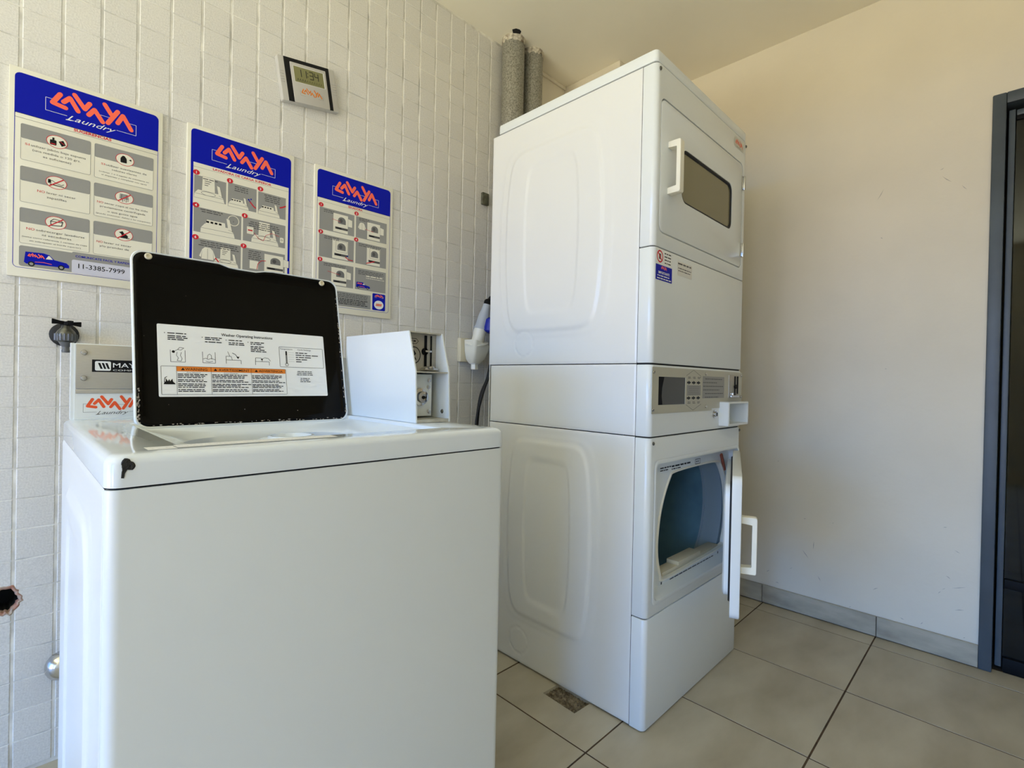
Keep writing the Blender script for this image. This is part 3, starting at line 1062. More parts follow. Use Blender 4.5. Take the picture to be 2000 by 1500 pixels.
def dryer_door(hx, hy, ang, closed):
    """door leaf hung on its right edge, window, handle; built closed then turned about the hinge"""
    zc0, zc1 = UD[2], UD[3]
    dz = 0 if closed else -1.0825
    M = Matrix.Translation((hx, hy, 0)) @ Matrix.Rotation(ang, 4, 'Z') @ Matrix.Translation((-UD[1], -DY, dz))
    yf = DY - 0.001
    bm = slab_xz(bmesh.new(), UD[0], UD[1], zc0, zc1, yf, DY + 0.024, .024, .004, 6)
    wx0, wx1, wz0, wz1 = 1.318, 1.711, 1.590, 1.757
    cutr = loft(bmesh.new(), [XZ(rr(wx0, wx1, wz0, wz1, .030, 6), yf - .05), XZ(rr(wx0, wx1, wz0, wz1, .030, 6), yf + .1)])
    me = cut(bm, [cutr])
    d = finish('door', me, ENAMEL, dry, M=M)
    if not closed: d['label'] = 'lower dryer door standing ajar'
    bm = bmesh.new()
    L = []
    for k, y in ((0, yf + .002), (.004, yf + .001), (.007, yf + .003), (.010, yf + .009), (.010, yf + .02)):
        L.append(XZ(rr(wx0 + k, wx1 - k, wz0 + k, wz1 - k, .030 - k * .6, 6), y))
    loft(bm, L, False, False)
    add('window_gasket', bm, RUBBER, d, M=M)
    k = .007
    bm = loft(bmesh.new(), [XZ(rr(wx0 + k, wx1 - k, wz0 + k, wz1 - k, .028, 6), yf + .006), XZ(rr(wx0 + k, wx1 - k, wz0 + k, wz1 - k, .028, 6), yf + .009)])
    add('window_glass', bm, GLASS_W, d, M=M, smooth=0)
    # handle: a squared bracket
    hx0, hx1, hz0, hz1 = 1.226, 1.250, 1.588, 1.744
    out = [(yf, hz0), (yf - .037, hz0), (yf - .040, hz0 + .004), (yf - .040, hz1 - .004), (yf - .037, hz1), (yf, hz1)]
    inn = [(yf, hz0 + .019), (yf - .027, hz0 + .019), (yf - .029, hz0 + .021), (yf - .029, hz1 - .021), (yf - .027, hz1 - .019), (yf, hz1 - .019)]
    prof = out + inn[::-1]
    bm = loft(bmesh.new(), [YZ(prof, hx0), YZ(prof, hx1)])
    bmesh.ops.bevel(bm, geom=list(bm.edges), offset=.0012, segments=1, affect='EDGES', clamp_overlap=True)
    add('handle', bm, PLAST, d, M=M)
    if closed:
        for zz in (1.795, 1.541):
            bm = bmesh.new()
            lathe(bm, [(.004, 0), (.0045, .002), (.0045, .05), (.004, .052)], (UD[1] + .006, yf - .004, zz - .030), (0, 0, 1), 12)
            box(bm, UD[1] - .012, UD[1] + .006, yf - .002, yf, zz - .028, zz + .020)
            add('hinge', bm, CHROME, d)
    else:
        # inner pan of the open door and its seal groove
        bm = bmesh.new()
        L = [XZ(rr(UD[0] + .030, UD[1] - .012, zc0 + .03, zc1 - .02, .03, 6), DY + .024),
             XZ(rr(UD[0] + .032, UD[1] - .014, zc0 + .032, zc1 - .022, .03, 6), DY + .029)]
        loft(bm, L)
        add('door_seal', bm, RUBBER, d, M=M)
        bm = bmesh.new()
        slab = [XZ(rr(UD[0] + .030, UD[1] - .02, zc0 + .048, zc1 - .03, .03, 6), DY + .0292),
                XZ(rr(UD[0] + .030, UD[1] - .02, zc0 + .048, zc1 - .03, .03, 6), DY + .040),
                XZ(rr(UD[0] + .036, UD[1] - .03, zc0 + .053, zc1 - .036, .03, 6), DY + .044)]
        loft(bm, slab)
        add('inner_pan', bm, ENAMEL, d, M=M)
    return d


dryer_door(UD[1], DY, 0, True)
# dark interior behind the upper window
INT = mat('dryer_interior', (205, 198, 165), 0.6)
bm = bmesh.new()
lathe(bm, [(0.21, 0.0), (0.21, 0.45), (0.02, 0.47)], (1.52, DY + 0.04, 1.68), (0, 1, 0), 48, cap=False)
add('upper_drum', bm, INT, dry, smooth=50)
DANG = math.radians(21.0)
dryer_door(1.812, DY - 0.012, DANG, False)

# ------------------------------------------------------------------ washer
WX0, WX1, WY, WB = -0.0705, 0.6135, -0.9825, -0.312
ZL, ZT = 0.8772, 0.9187
wsh = thing('washing_machine', 'white top-loading coin washing machine with its black-lined lid raised, in the foreground', 'washing machine', ((WX0 + WX1) / 2, (WY + WB) / 2, 0))
# front sheet with rolled vertical edges
bm = bmesh.new()
pts = []
r = 0.016
for k in range(7):
    t = PI + k / 6 * PI / 2
    pts.append((WX0 + r + r * math.cos(t), WY + r + r * math.sin(t)))
for k in range(7):
    t = 1.5 * PI + k / 6 * PI / 2
    pts.append((WX1 - r + r * math.cos(t), WY + r + r * math.sin(t)))
inn = [(WX1 - .012, WY + r), (WX1 - .012, WY + .012), (WX0 + .012, WY + .012), (WX0 + .012, WY + r)]
loop = pts + inn
loft(bm, [XY(loop, 0.012), XY(loop, 0.8753)])
add('front_panel', bm, ENAMEL, wsh)
side_panel('side_panel', WX0, -1, WY + r + .0005, WB, 0.012, 0.8745, -0.655, 0.44, 0.205, 0.36, wsh, inner=(0.60, 0.86))
side_panel('side_panel', WX1, 1, WY + r + .0005, WB, 0.012, 0.8745, -0.655, 0.44, 0.205, 0.36, wsh, inner=(0.60, 0.86))
add('back_panel', nbox(WX0 + .004, WX1 - .004, WB - .004, WB, 0.012, 0.8745), SIDE, wsh)
bm = bmesh.new()
slab_xy(bm, WX0 + .004, WX1 - .004, WY + .005, WB - .004, 0.870, 0.8778, .012, .0005)
me = cut(bm, [nbox(0.03, 0.49, -.90, -.50, .8, 1)])
finish('seam_backing', me, BK, wsh, smooth=0)
# deck with the loading well
bm = bmesh.new()
RX0, RX1, RY0, RY1 = 0.0205, 0.498, -0.905, -0.494
b = 0.012
N = 8
L = [XY(rr(WX0 + .004, WX1 - .004, WY + .004, WB - .004, .014, N), ZL), XY(rr(WX0, WX1, WY, WB, .018, N), ZL + .001)]
for k in range(0, 5):
    t = k / 4 * PI / 2
    i_ = b * (1 - math.cos(t))
    L.append(XY(rr(WX0 + i_, WX1 - i_, WY + i_, WB - i_, .018 + i_ * .3, N), ZT - b * (1 - math.sin(t))))
L.append(XY(rr(RX0 - .002, RX1 + .002, RY0 - .002, RY1 + .002, .006, N), ZT))
L.append(XY(rr(RX0, RX1, RY0, RY1, .006, N), ZT - .0015))
L.append(XY(rr(RX0 + .001, RX1 - .001, RY0 + .001, RY1 - .001, .006, N), ZT - .008))
L.append(XY(rr(RX0 + .055, RX1 - .055, RY0 + .045, RY1 - .02, .10, N), ZT - .024))
L.append(XY(rr(RX0 + .065, RX1 - .065, RY0 + .055, RY1 - .03, .11, N), ZT - .034))
L.append(XY(rr(RX0 + .065, RX1 - .065, RY0 + .055, RY1 - .03, .11, N), ZT - .075))
loft(bm, L, False, False)
add('deck', bm, DECK, wsh, smooth=50)
TUBM = mat('tub_plastic', (150, 156, 160), 0.4)
bm = bmesh.new()
lathe(bm, [(.001, 0.002), (0.235, 0), (0.245, 0.03), (0.245, 0.34), (0.215, 0.365), (0.21, 0.372)], (0.262, -0.685, 0.475), (0, 0, 1), 48, cap=False)
add('tub', bm, TUBM, wsh, smooth=50)
ag = add('agitator', lathe(bmesh.new(), [(0.13, 0), (0.10, .02), (0.060, .08), (0.052, .20), (0.052, .36), (.062, .378), (0.068, .384), (0.069, .390), (0.066, .394), (0.050, .394), (0.046, .402), (0.041, .402), (0.038, .392), (0.034, .380), (0.001, .378)],
                                 (0.283, -0.655, 0.492), (0, 0, 1), 40, cap=False), DECK, wsh, smooth=50)
for k in range(4):
    a = k * PI / 2 + .4
    d = Vector((math.cos(a), math.sin(a), 0))
    bm = bmesh.new()
    s_ = Vector((-d.y, d.x, 0)) * .008
    c = Vector((.288, -.655, .495))
    loft(bm, [[c + d * .05 - s_, c + d * .05 + s_, c + d * .05 + s_ + Vector((0, 0, .26)), c + d * .05 - s_ + Vector((0, 0, .26))],
              [c + d * .125 - s_ * .5, c + d * .125 + s_ * .5, c + d * .07 + s_ * .5 + Vector((0, 0, .2)), c + d * .07 - s_ * .5 + Vector((0, 0, .2))]])
    add('agitator_fin', bm, PLAST, ag)
# instruction strip on the deck front, worn
P = Print(0, 0, 0)
STRIP = mat('worn_white_strip', (240, 240, 238), 0.5, var=.12, vscale=300)
bm = bmesh.new()
for x0, x1, y0, y1 in ((-0.022, 0.012, -0.948, -0.915), (0.0135, 0.25, -0.9405, -0.9085)):
    bm.faces.new([bm.verts.new(c) for c in ((x0, y0, ZT + .0002), (x1, y0, ZT + .0002), (x1, y1, ZT + .0002), (x0, y1, ZT + .0002))])
add('deck_label', bm, STRIP, wsh, smooth=0)
# paint chip on the front left corner of the deck
CH = random.Random(5)
bm = bmesh.new()
chip = [(-0.0400, .9070), (-.0365, .9085), (-.0325, .9075), (-.0300, .9100), (-.0265, .9085), (-.0262, .9055), (-.0290, .9010), (-.0325, .8965), (-.0340, .8925), (-.0352, .8890), (-.0375, .8895), (-.0372, .8950), (-.0385, .8985), (-.0408, .9020)]
cc = random.Random(23)
chip = []
for k in range(22):
    t = 2 * PI * k / 22
    r_ = .0072 * (1 + .45 * math.cos(t - .9) + .18 * math.cos(3 * t + 1)) + cc.uniform(-.0009, .0009)
    chip.append((-.0505 + r_ * .95 * math.cos(t), .9045 + r_ * math.sin(t)))
chip[15:18] = [(-.0545, .8985), (-.0550, .8905), (-.0520, .8900), (-.0510, .8960)]
loft(bm, [XZ(chip, WY - .0003), XZ([(a + (-.0505 - a) * .12, b_ + (.902 - b_) * .12) for a, b_ in chip], WY - .0009)], False, True)
add('paint_chip', bm, mat('chipped_enamel', (24, 24, 22), .6, bump=1, bscale=300), wsh, smooth=0)

# raised lid
LA = math.atan2(.085, .377)
LM = Matrix.Translation((0.0285, -0.500, 0.9075)) @ Matrix.Rotation(-LA, 4, 'X')
# lid built at the origin: x 0..w, y thickness (front face at 0), z 0..h ; front (black liner) faces -y
LW, LH = 0.466, 0.3935


def lid_pts(x0, x1, z0, z1, r, y, notch=0.0):
    pts = []
    for a, b_ in rr(x0, x1, z0, z1, r, 10):
        pts.append((a, y, b_))
    return pts


def lid_outline(i, y):
    """lid outline with the shallow finger dip in its top edge"""
    out = []
    r = .022
    x0, x1, z0, z1 = i, LW - i, i, LH - i
    q = rr(x0, x1, z0, z1, r, 6)
    # q order: top-right arc, top-left arc, bottom-left, bottom-right
    tr, rest = q[:7], q[7:]
    top = [(x1 - r - .003 - (x1 - x0 - 2 * r - .006) * k / 20, z1) for k in range(21)]
    dip = []
    for a, b_ in top:
        t = max(0, min(1, (a - 0.170) / .03)) * max(0, min(1, (0.285 - a) / .03))
        t = t * t * (3 - 2 * t)
        dip.append((a, b_ - .0075 * t))
    return [(a, y, b_) for a, b_ in tr + dip + rest]


bm = bmesh.new()
loft(bm, [lid_outline(.003, 0.016), lid_outline(0, .013), lid_outline(0, .002), lid_outline(.0015, -.0005), lid_outline(.0035, 0.0), lid_outline(.004, .005)], True, True)
lid = add('lid', bm, ENAMEL, wsh, M=LM)
bm = bmesh.new()
loft(bm, [lid_outline(.0038, .0055), lid_outline(.0038, .0025), lid_outline(.007, .0005), lid_outline(.012, .0018), lid_outline(.016, .0035)], True, True)
add('lid_liner', bm, BLACKE, lid, M=LM, smooth=50)
for x, z in ((0.0312, 0.381), (0.4225, 0.381)):
    add('bumper', lathe(bmesh.new(), [(.0072, 0), (.0072, .003), (.0058, .0045), (.0035, .0045), (.003, .0025), (.0001, .0025)], (x, .002, z), (0, -1, 0), 18), CREAMP, lid, M=LM)
# worn speckles along the lid edges
bm = bmesh.new()
cr_ = random.Random(11)
for k in range(150):
    s_ = cr_.random()
    if s_ < .45: x, z = cr_.uniform(.03, LW - .02), .0055 + cr_.uniform(-.002, .003)
    elif s_ < .85: x, z = LW - .0055 + cr_.uniform(-.003, .002), cr_.choice((cr_.uniform(.02, .1), cr_.uniform(.19, .27), cr_.uniform(.02, .37)))
    else: x, z = .0060 + cr_.uniform(-.001, .003), cr_.uniform(.01, .09)
    a, b_ = cr_.uniform(.0004, .0016), cr_.uniform(.0004, .0014)
    if s_ >= .45: b_ *= 2.2
    else: a *= 2.2
    vv = [bm.verts.new((x + a * math.cos(t), -.0002, z + b_ * math.sin(t))) for t in [i * PI / 3 + cr_.random() * .5 for i in range(6)]]
    bm.faces.new(vv)
for x, z, a in ((.012, .335, .0012), (.333, .030, .0012), (.21, .036, .001), (.06, .05, .0006), (.1, .3, .0005), (.02, .2, .0006)):
    bm.faces.new([bm.verts.new((x + a * math.cos(i * PI / 3), .0028, z + a * .7 * math.sin(i * PI / 3))) for i in range(6)])
o = add('chipped_edge_flecks', bm, mat('bare_chip', (190, 180, 165), .6, var=.5, vscale=200), lid, M=LM, smooth=0)
tag(o, kind='stuff')
# instruction label
P = Print(0, 0, .0033, M=LM)
lx0, lx1, lz0, lz1 = .0430, .4150, .0670, .2295
P.poly(rr(lx0, lx1, lz0, lz1, .003), P_WHITE, 1)
P.text('Washer Operating Instructions', .2255, .2145, .0068, P_BLACK, w=.115, bold=.02)
for x, n1, n2 in ((.062, 1, 3), (.134, 2, 1), (.183, 1, 2), (.231, 2, 4)):
    z = {.062: .2100, .134: .2050, .183: .2020, .231: .2000}[x]
    P.rect(x - .006, z - .001, x - .0045, z + .001, P_BLACK, 2)
    for k in range(n1): P.lines(x, x + .038, z, .0032, P_BLACK, 2, seed=k, align='L', ragged=.4); z -= .004
    z -= .0022
    for k in range(n2): P.lines(x, x + .038, z, .0032, P_BLACK, 2, seed=k + 5, align='L', ragged=.4); z -= .004
lw = .0009
# 1 garment and powder into an open tub
P.stroke([(.0665, .172), (.0665, .145), (.094, .145), (.094, .172)], lw, P_BLACK, rnd=False)
P.stroke([(.079, .167), (.0775, .160), (.081, .154), (.0785, .148), (.086, .147), (.088, .153), (.085, .160), (.087, .167)], lw, P_BLACK)
P.ell(.072, .168, .003, .003, P_BLACK); P.stroke([(.075, .170), (.080, .173), (.086, .172), (.092, .177), (.084, .178), (.080, .173)], lw, P_BLACK)
# 2
P.stroke([(.128, .171), (.128, .145), (.1535, .145), (.1535, .171)], lw, P_BLACK, rnd=False)
P.stroke([(.137, .154), (.1385, .163), (.142, .166), (.1455, .163), (.146, .154)], lw, P_BLACK)
P.stroke([(.129, .154), (.134, .156), (.139, .153), (.145, .156), (.153, .153)], lw, P_BLACK)
P.stroke([(.134, .149), (.141, .147), (.148, .149)], lw, P_BLACK)
# 3
P.stroke([(.176, .145), (.176, .154), (.208, .154), (.208, .145)], lw, P_BLACK, rnd=False)
P.stroke([(.176, .154), (.176, .163), (.187, .163), (.189, .154)], lw, P_BLACK, rnd=False)
P.stroke([(.180, .174), (.184, .163)], lw, P_BLACK)
P.stroke([(.190, .171), (.196, .168), (.201, .161)], lw * 1.5, P_BLACK); P.poly([(.198, .162), (.205, .163), (.202, .157)], P_BLACK)
# 4
P.stroke([(.240, .144), (.240, .153), (.272, .153), (.272, .144)], lw, P_BLACK, rnd=False)
P.stroke([(.240, .153), (.241, .162), (.254, .162), (.256, .153)], lw, P_BLACK, rnd=False)
P.stroke([(.254, .159), (.262, .163), (.270, .162), (.275, .155)], lw, P_BLACK); P.poly([(.252, .158), (.257, .161), (.257, .156)], P_BLACK)
# temperature box
P.frame(.2972, .1410, .4105, .1940, .003, .0008, P_BLACK)
P.text('Temperature', .315, .1885, .0036, P_BLACK, w=.031)
P.text('Cycle Settings', .361, .1885, .0036, P_BLACK, w=.035)
P.rrect(.3125, .150, .3165, .182, .002, P_MGREY, 2); P.rrect(.3125, .172, .3165, .183, .002, P_BLACK, 3); P.ring(.3145, .148, .0042, .001, P_BLACK, 3)
for k in range(5):
    z = .1795 - .0058 * k
    P.rect(.320, z - .0002, .334, z + .0002, P_MGREY)
    P.lines(.338, .338 + (.03, .06, .044, .034, .018)[k], z, .0038, P_DGREY, 2, seed=k + 20, align='L', ragged=0)
# warning block
P.frame(.0478, .0715, .3105, .1355, .002, .0007, P_BLACK)
P.rect(.0765, .1240, .3090, .1348, P_ORANGE, 2)
for x in (.0765, .1435, .2290): P.rect(x - .0003, .072, x + .0003, .1348, P_BLACK, 3)
for t, c, w_, tx in (('WARNING', .1145, .043, .0885), ('AVERTISSEMENT', .192, .066, .1525), ('ADVERTENCIA', .2745, .056, .2405)):
    P.text(t, c, .1293, .0058, P_BLACK, w=w_, lay=3, bold=.008)
    P.poly([(tx - .0038, .1265), (tx + .0038, .1265), (tx, .1322)], P_BLACK, 3)
P.text('Fire Hazard', .109, .1215, .0026, P_DGREY, w=.026)
P.text('Risque d\'incendie', .185, .1215, .0026, P_DGREY, w=.03)
P.text('Peligro de Incendio', .268, .1215, .0026, P_DGREY, w=.03)
for x0, x1, s0 in ((.0785, .1415, 1), (.1452, .2272, 2), (.2305, .308, 3)):
    z = .1175
    for grp in (3, 2, 3, 2):
        for k in range(grp):
            if z > .0735: P.lines(x0, x1, z, .0028, P_BLACK, 2, seed=s0 * 50 + k, align='L', ragged=.25)
            z -= .0036
        z -= .0020
P.poly([(.0520, .0945), (.0545, .1010), (.0560, .1000), (.0565, .1080), (.0600, .1010), (.0625, .1060), (.0640, .1010), (.0685, .1070), (.0690, .1010), (.0735, .0960), (.0735, .0945)], P_BLACK, 2)
P.stroke([(.0535, .100), (.0550, .1095), (.0585, .1115)], .0010, P_BLACK)
for k in range(3): P.lines(.337, .379, .1305 - .0042 * k, .0028, P_DGREY, 2, seed=k + 300)
for k in range(3): P.lines(.345, .371, .1125 - .0042 * k, .0028, P_DGREY, 2, seed=k + 310)
P.build('instruction_label', lid, 'white printed instruction label with an orange warning band')
# hinge strip behind the lid
add('lid_hinge', nbox(0.05, 0.47, -0.492, -0.480, 0.896, 0.910, .002), DULLM, wsh)

# control console at the back
CX0, CYF, CZT = -0.0545, -0.345, 1.0835
bm = bmesh.new()
prof = [(CYF - .003, ZT), (CYF - .003, .9215), (CYF, .9225), (CYF, CZT - .003), (CYF + .003, CZT), (-.3165, CZT + .001), (-.3135, CZT - .002), (-.3135, ZT)]
loft(bm, [YZ(prof, CX0), YZ(prof, 0.6135)])
con = add('control_console', bm, ENAMEL, wsh)
add('end_cap', loft(bmesh.new(), [YZ([(CYF + .0015, ZT), (CYF + .0015, CZT), (-.3135, CZT + .001), (-.3135, ZT)], CX0 - .006), YZ([(CYF + .0015, ZT), (CYF + .0015, CZT), (-.3135, CZT + .001), (-.3135, ZT)], CX0)]), ENAMEL, con)
pl_ = add('steel_plate', nbox(CX0 + .0015, 0.50, CYF - .0025, CYF, 0.9855, CZT - .002, .0008), STEEL, con)
add('lower_strip', nbox(CX0 + .0015, 0.50, CYF - .0022, CYF, 0.9755, 0.9845, .0005), STEEL, con)
for z in (1.0640, 1.0085):
    bm = bmesh.new()
    lathe(bm, [(.0058, 0), (.0058, .001), (.0045, .003), (.0012, .0035), (.0005, .002)], (-0.0400, CYF - .0025, z), (0, -1, 0), 16)
    lathe(bm, [(.0018, 0), (.0018, .0006)], (-0.0400, CYF - .0058, z), (0, -1, 0), 8)
    add('plate_screw', bm, CHROME, con)
P = Print(0, 0, CYF - .0025)
P.rect(-.0265, 1.0225, .115, 1.0495, P_BLACK, 1)
P.rrect(-.0215, 1.0255, .0060, 1.0462, .003, P_WHITE, 2)
for k in range(3):
    x = -.0165 + .0062 * k
    P.poly([(x, 1.0425), (x + .0040, 1.0425), (x + .0085, 1.0295), (x + .0045, 1.0295)], P_BLACK, 3)
P.text('MAYTAG', .0095, 1.0385, .0105, P_WHITE, w=.080, lay=3, align='L', bold=.008)
P.text('COMMERCIAL', .0095, 1.0272, .0036, P_WHITE, w=.080, lay=3, align='L')
P.build('maker_badge', con, 'black badge with white striped emblem and lettering')
P = Print(0, 0, CYF)
logo(P, -.0400, .9335, .56, P_ORED, P_DGREY, True, 3)
P.build('logo_print', con, 'orange-red angular logo with grey script')

# coin box at the right end of the console
BX0, BX1, BYB = 0.5085, 0.6075, -0.452
YT, YM, YBm, ZM, ZBT = -0.760, -0.790, -0.7955, 1.0395, 1.1350
cb_prof = [(BYB, ZT), (BYB, ZBT), (YT, ZBT), (YM, ZM), (YBm, ZT)]
prof_o = [(BYB, ZT + .001), (BYB, ZBT), (YT, ZBT), (YM, ZM), (YBm, ZT + .001)]
bm = bmesh.new()
loft(bm, [YZ(prof_o, BX0), YZ(prof_o, BX0 + .0035)])
cbx = add('coin_box', bm, ENAMEL, wsh, smooth=0)
bm = bmesh.new()
loft(bm, [YZ(prof_o, BX1 - .0035), YZ(prof_o, BX1)])
add('side_plate', bm, ENAMEL, cbx, smooth=0)
WORN = mat('worn_enamel', (196, 192, 176), .4, var=.2, vscale=30)
add('top_plate', nbox(BX0 + .0036, BX1 - .0036, YT + .001, BYB, ZBT - .003, ZBT), WORN, cbx)
add('shelf', nbox(BX0 + .0036, BX1 - .0036, YM + .002, -0.70, ZM - .0025, ZM), WORN, cbx)
add('floor_plate', nbox(BX0 + .0036, BX1 - .0036, YBm + .001, -0.70, ZT + .001, ZT + .008), WORN, cbx)
add('back_plate', nbox(BX0 + .0036, BX1 - .0036, BYB - .003, BYB, ZT, ZBT - .003), WORN, cbx)
add('slide_plate', nbox(BX0 + .0036, BX1 - .0036, -0.738, -0.735, ZM, ZBT - .0032), STEEL, cbx, smooth=0)
bm = bmesh.new()
box(bm, BX0 + .060, BX0 + .066, -.741, -.738, ZM + .012, ZBT - .006)
box(bm, BX0 + .078, BX0 + .081, -.741, -.738, ZM + .012, ZBT - .006)
lathe(bm, [(.009, 0), (.009, .003)], (BX0 + .061, -.738, ZM + .050), (0, -1, 0), 16)
add('slot_groove', bm, BLACK, cbx)
bm = bmesh.new()
box(bm, BX0 + .05, BX0 + .09, -.758, -.738, ZM + .003, ZM + .010, .002)
box(bm, BX0 + .058, BX0 + .074, -.764, -.738, ZM + .006, ZM + .014, .003)
add('coin_tongue', bm, CHROME, cbx)
add('return_lever', nbox(BX0 + .058, BX0 + .076, -.748, -.738, ZM + .048, ZM + .053, .001), CHROME, cbx)
P = Print(0, 0, -.7382)
P.ring(BX0 + .030, ZM + .040, .019, .0022, P_BLACK, 1, b=.021)
P.poly([(BX0 + .028, ZM + .054), (BX0 + .036, ZM + .044), (BX0 + .031, ZM + .038), (BX0 + .038, ZM + .028), (BX0 + .026, ZM + .032), (BX0 + .024, ZM + .046)], P_BLACK, 2)
P.stroke([(BX0 + .014, ZM + .080), (BX0 + .036, ZM + .080), (BX0 + .042, ZM + .074), (BX0 + .036, ZM + .068), (BX0 + .014, ZM + .068)], .0012, P_BLACK)
P.lines(BX0 + .015, BX0 + .035, ZM + .074, .005, P_BLACK, 2, seed=3)
P.build('slot_marks', cbx)
vb = add('vault_door', nbox(BX0 + .012, BX1 - .018, -0.744, -0.738, ZT + .012, ZM - .006, .002), ENAMEL, cbx)
lk = add('vault_lock', lathe(bmesh.new(), [(.021, 0), (.021, .004), (.014, .006), (.014, .016), (.008, .017), (.008, .012), (.0001, .012)], (BX0 + .046, -.744, .978), (0, -1, 0), 28), CHROME, cbx)
add('keyhole', lathe(bmesh.new(), [(.004, 0), (.004, .0145)], (BX0 + .048, -.744, .977), (0, -1, 0), 12), BLACK, lk)
for x, z in ((.072, 1.018), (.072, .942), (.070, 1.002)):
    add('vault_rivet', lathe(bmesh.new(), [(.005, 0), (.005, .002), (.0001, .003)], (BX0 + x, -.744, z), (0, -1, 0), 12), CHROME, cbx)
P = Print(0, 0, -.7442)
P.text('81', BX0 + .026, .9385, .011, P_BLACK, w=.017, bold=.04)
P.build('handwritten_number', cbx)
add('side_rivet', lathe(bmesh.new(), [(.0055, 0), (.004, .002), (.0001, .0025)], (BX1 - .0036, -.768, .943), (-1, 0, 0), 14), DULLM, cbx)

# ------------------------------------------------------------------ posters
PZ, PH, PW = 1.2565, 0.5165, 0.3145
YP = -0.0125


def poster(x0, label):
    t = thing('poster', label, 'poster', (x0 + PW / 2, -0.0065, PZ), 'blue-headed laundry instruction posters on the tiled wall')
    bm = slab_xz(bmesh.new(), x0, x0 + PW, PZ, PZ + PH, YP, -0.0045, .002, .001)
    add('board', bm, P_CREAM, t)
    P = Print(x0, PZ, YP)
    # printed frame: header, blue border line
    P.rrect(.010, .404, .304, .504, .012, BLUE, 1)
    P.rect(.010, .404, .304, .420, BLUE, 1)
    logo(P, .066, .428 if x0 < 0 else .4225, 1.0, P_CORAL, P_WHITE, True, 4)
    return t, P


def washer_pic(P, x, y, w, lid_open=True, arm=False):
    """little washing machine drawing, lower-left at x,y"""
    h = w * .30
    P.poly([(x, y), (x + w, y), (x + w * .96, y + h * .55), (x + w * .80, y + h), (x + w * .12, y + h), (x + .01 * w, y + h * .5)], P_CREAM, 3)
    P.stroke([(x + .01 * w, y + h * .5), (x + w * .97, y + h * .5)], .0008, P_DGREY, 4, False)
    if lid_open:
        P.poly([(x + w * .24, y + h), (x + w * .68, y + h), (x + w * .66, y + h * 2.75), (x + w * .26, y + h * 2.75)], P_CREAM, 4)
        P.stroke([(x + w * .24, y + h), (x + w * .68, y + h), (x + w * .66, y + h * 2.75), (x + w * .26, y + h * 2.75), (x + w * .24, y + h)], .0007, P_MGREY, 5, False)
        for k in range(3):
            P.rect(x + w * .33, y + h * (1.7 + .25 * k), x + w * (.45 + .05 * k), y + h * (1.78 + .25 * k), P_DGREY, 5)
        P.ring(x + w * .46, y + h * .72, w * .24, .0012, P_MGREY, 5, b=h * .25)
    else:
        P.poly([(x + w * .14, y + h * .95), (x + w * .72, y + h * .95), (x + w * .70, y + h * 1.45), (x + w * .18, y + h * 1.45)], P_CREAM, 4)
        for k in range(4):
            P.rect(x + w * (.16 + .12 * k), y + h * 1.12, x + w * (.24 + .12 * k), y + h * 1.32, P_BLACK, 5)
    P.poly([(x + w * .80, y + h * .8), (x + w * .92, y + h * .7), (x + w * .84, y + h * 1.9), (x + w * .74, y + h * 2.0)], P_CREAM, 5)
    P.stroke([(x + w * .80, y + h * .8), (x + w * .92, y + h * .7), (x + w * .84, y + h * 1.9)], .0007, P_DGREY, 6, False)


def dryer_pic(P, x, y, w, h, door=True, closed=False):
    P.rect(x, y, x + w, y + h, P_CREAM, 3)
    P.frame(x, y, x + w, y + h, .001, .0007, P_MGREY, 4)
    P.rect(x + w * .14, y + h * .17, x + w * .98, y + h * .29, P_DGREY, 4)
    P.rect(x + w * .20, y + h * .19, x + w * .55, y + h * .26, P_BLACK, 5)
    if closed:
        P.frame(x + w * .22, y + h * .38, x + w * .96, y + h * .95, .004, .0009, P_MGREY, 5)
    c = (x + w * .58, y + h * .65)
    n = [(c[0] + w * .26 * math.cos(t), c[1] + h * .20 * math.sin(t)) for t in [PI * k / 10 for k in range(11)]]
    P.poly(n + [(c[0] - w * .26, y + h * .48), (c[0] + w * .26, y + h * .48)], P_MGREY, 5)
    P.ell(c[0] - w * .06, c[1] + h * .0, w * .10, h * .11, P_DGREY, 6)
    if door and not closed:
        P.poly([(x + w, y + h * .42), (x + w * 1.28, y + h * .42), (x + w * 1.28, y + h * .80), (x + w, y + h * .85)], P_CREAM, 4)
        P.stroke([(x + w, y + h * .42), (x + w * 1.28, y + h * .42), (x + w * 1.28, y + h * .80), (x + w, y + h * .85)], .0006, P_MGREY, 5, False)


def shirt_pic(P, x, y, s):
    P.poly([(x - .45 * s, y), (x + .45 * s, y), (x + .40 * s, y + s * .8), (x + .2 * s, y + s), (x - .2 * s, y + s), (x - .4 * s, y + .8 * s)], P_CREAM, 4)
    P.poly([(x - .4 * s, y + .8 * s), (x - .62 * s, y + .2 * s), (x - .48 * s, y + .12 * s)], P_CREAM, 4)
    P.poly([(x + .4 * s, y + .8 * s), (x + .48 * s, y + .12 * s), (x + .62 * s, y + .2 * s)], P_CREAM, 4)
    P.line((x, y), (x, y + s * .9), .0007, P_MGREY, 5)


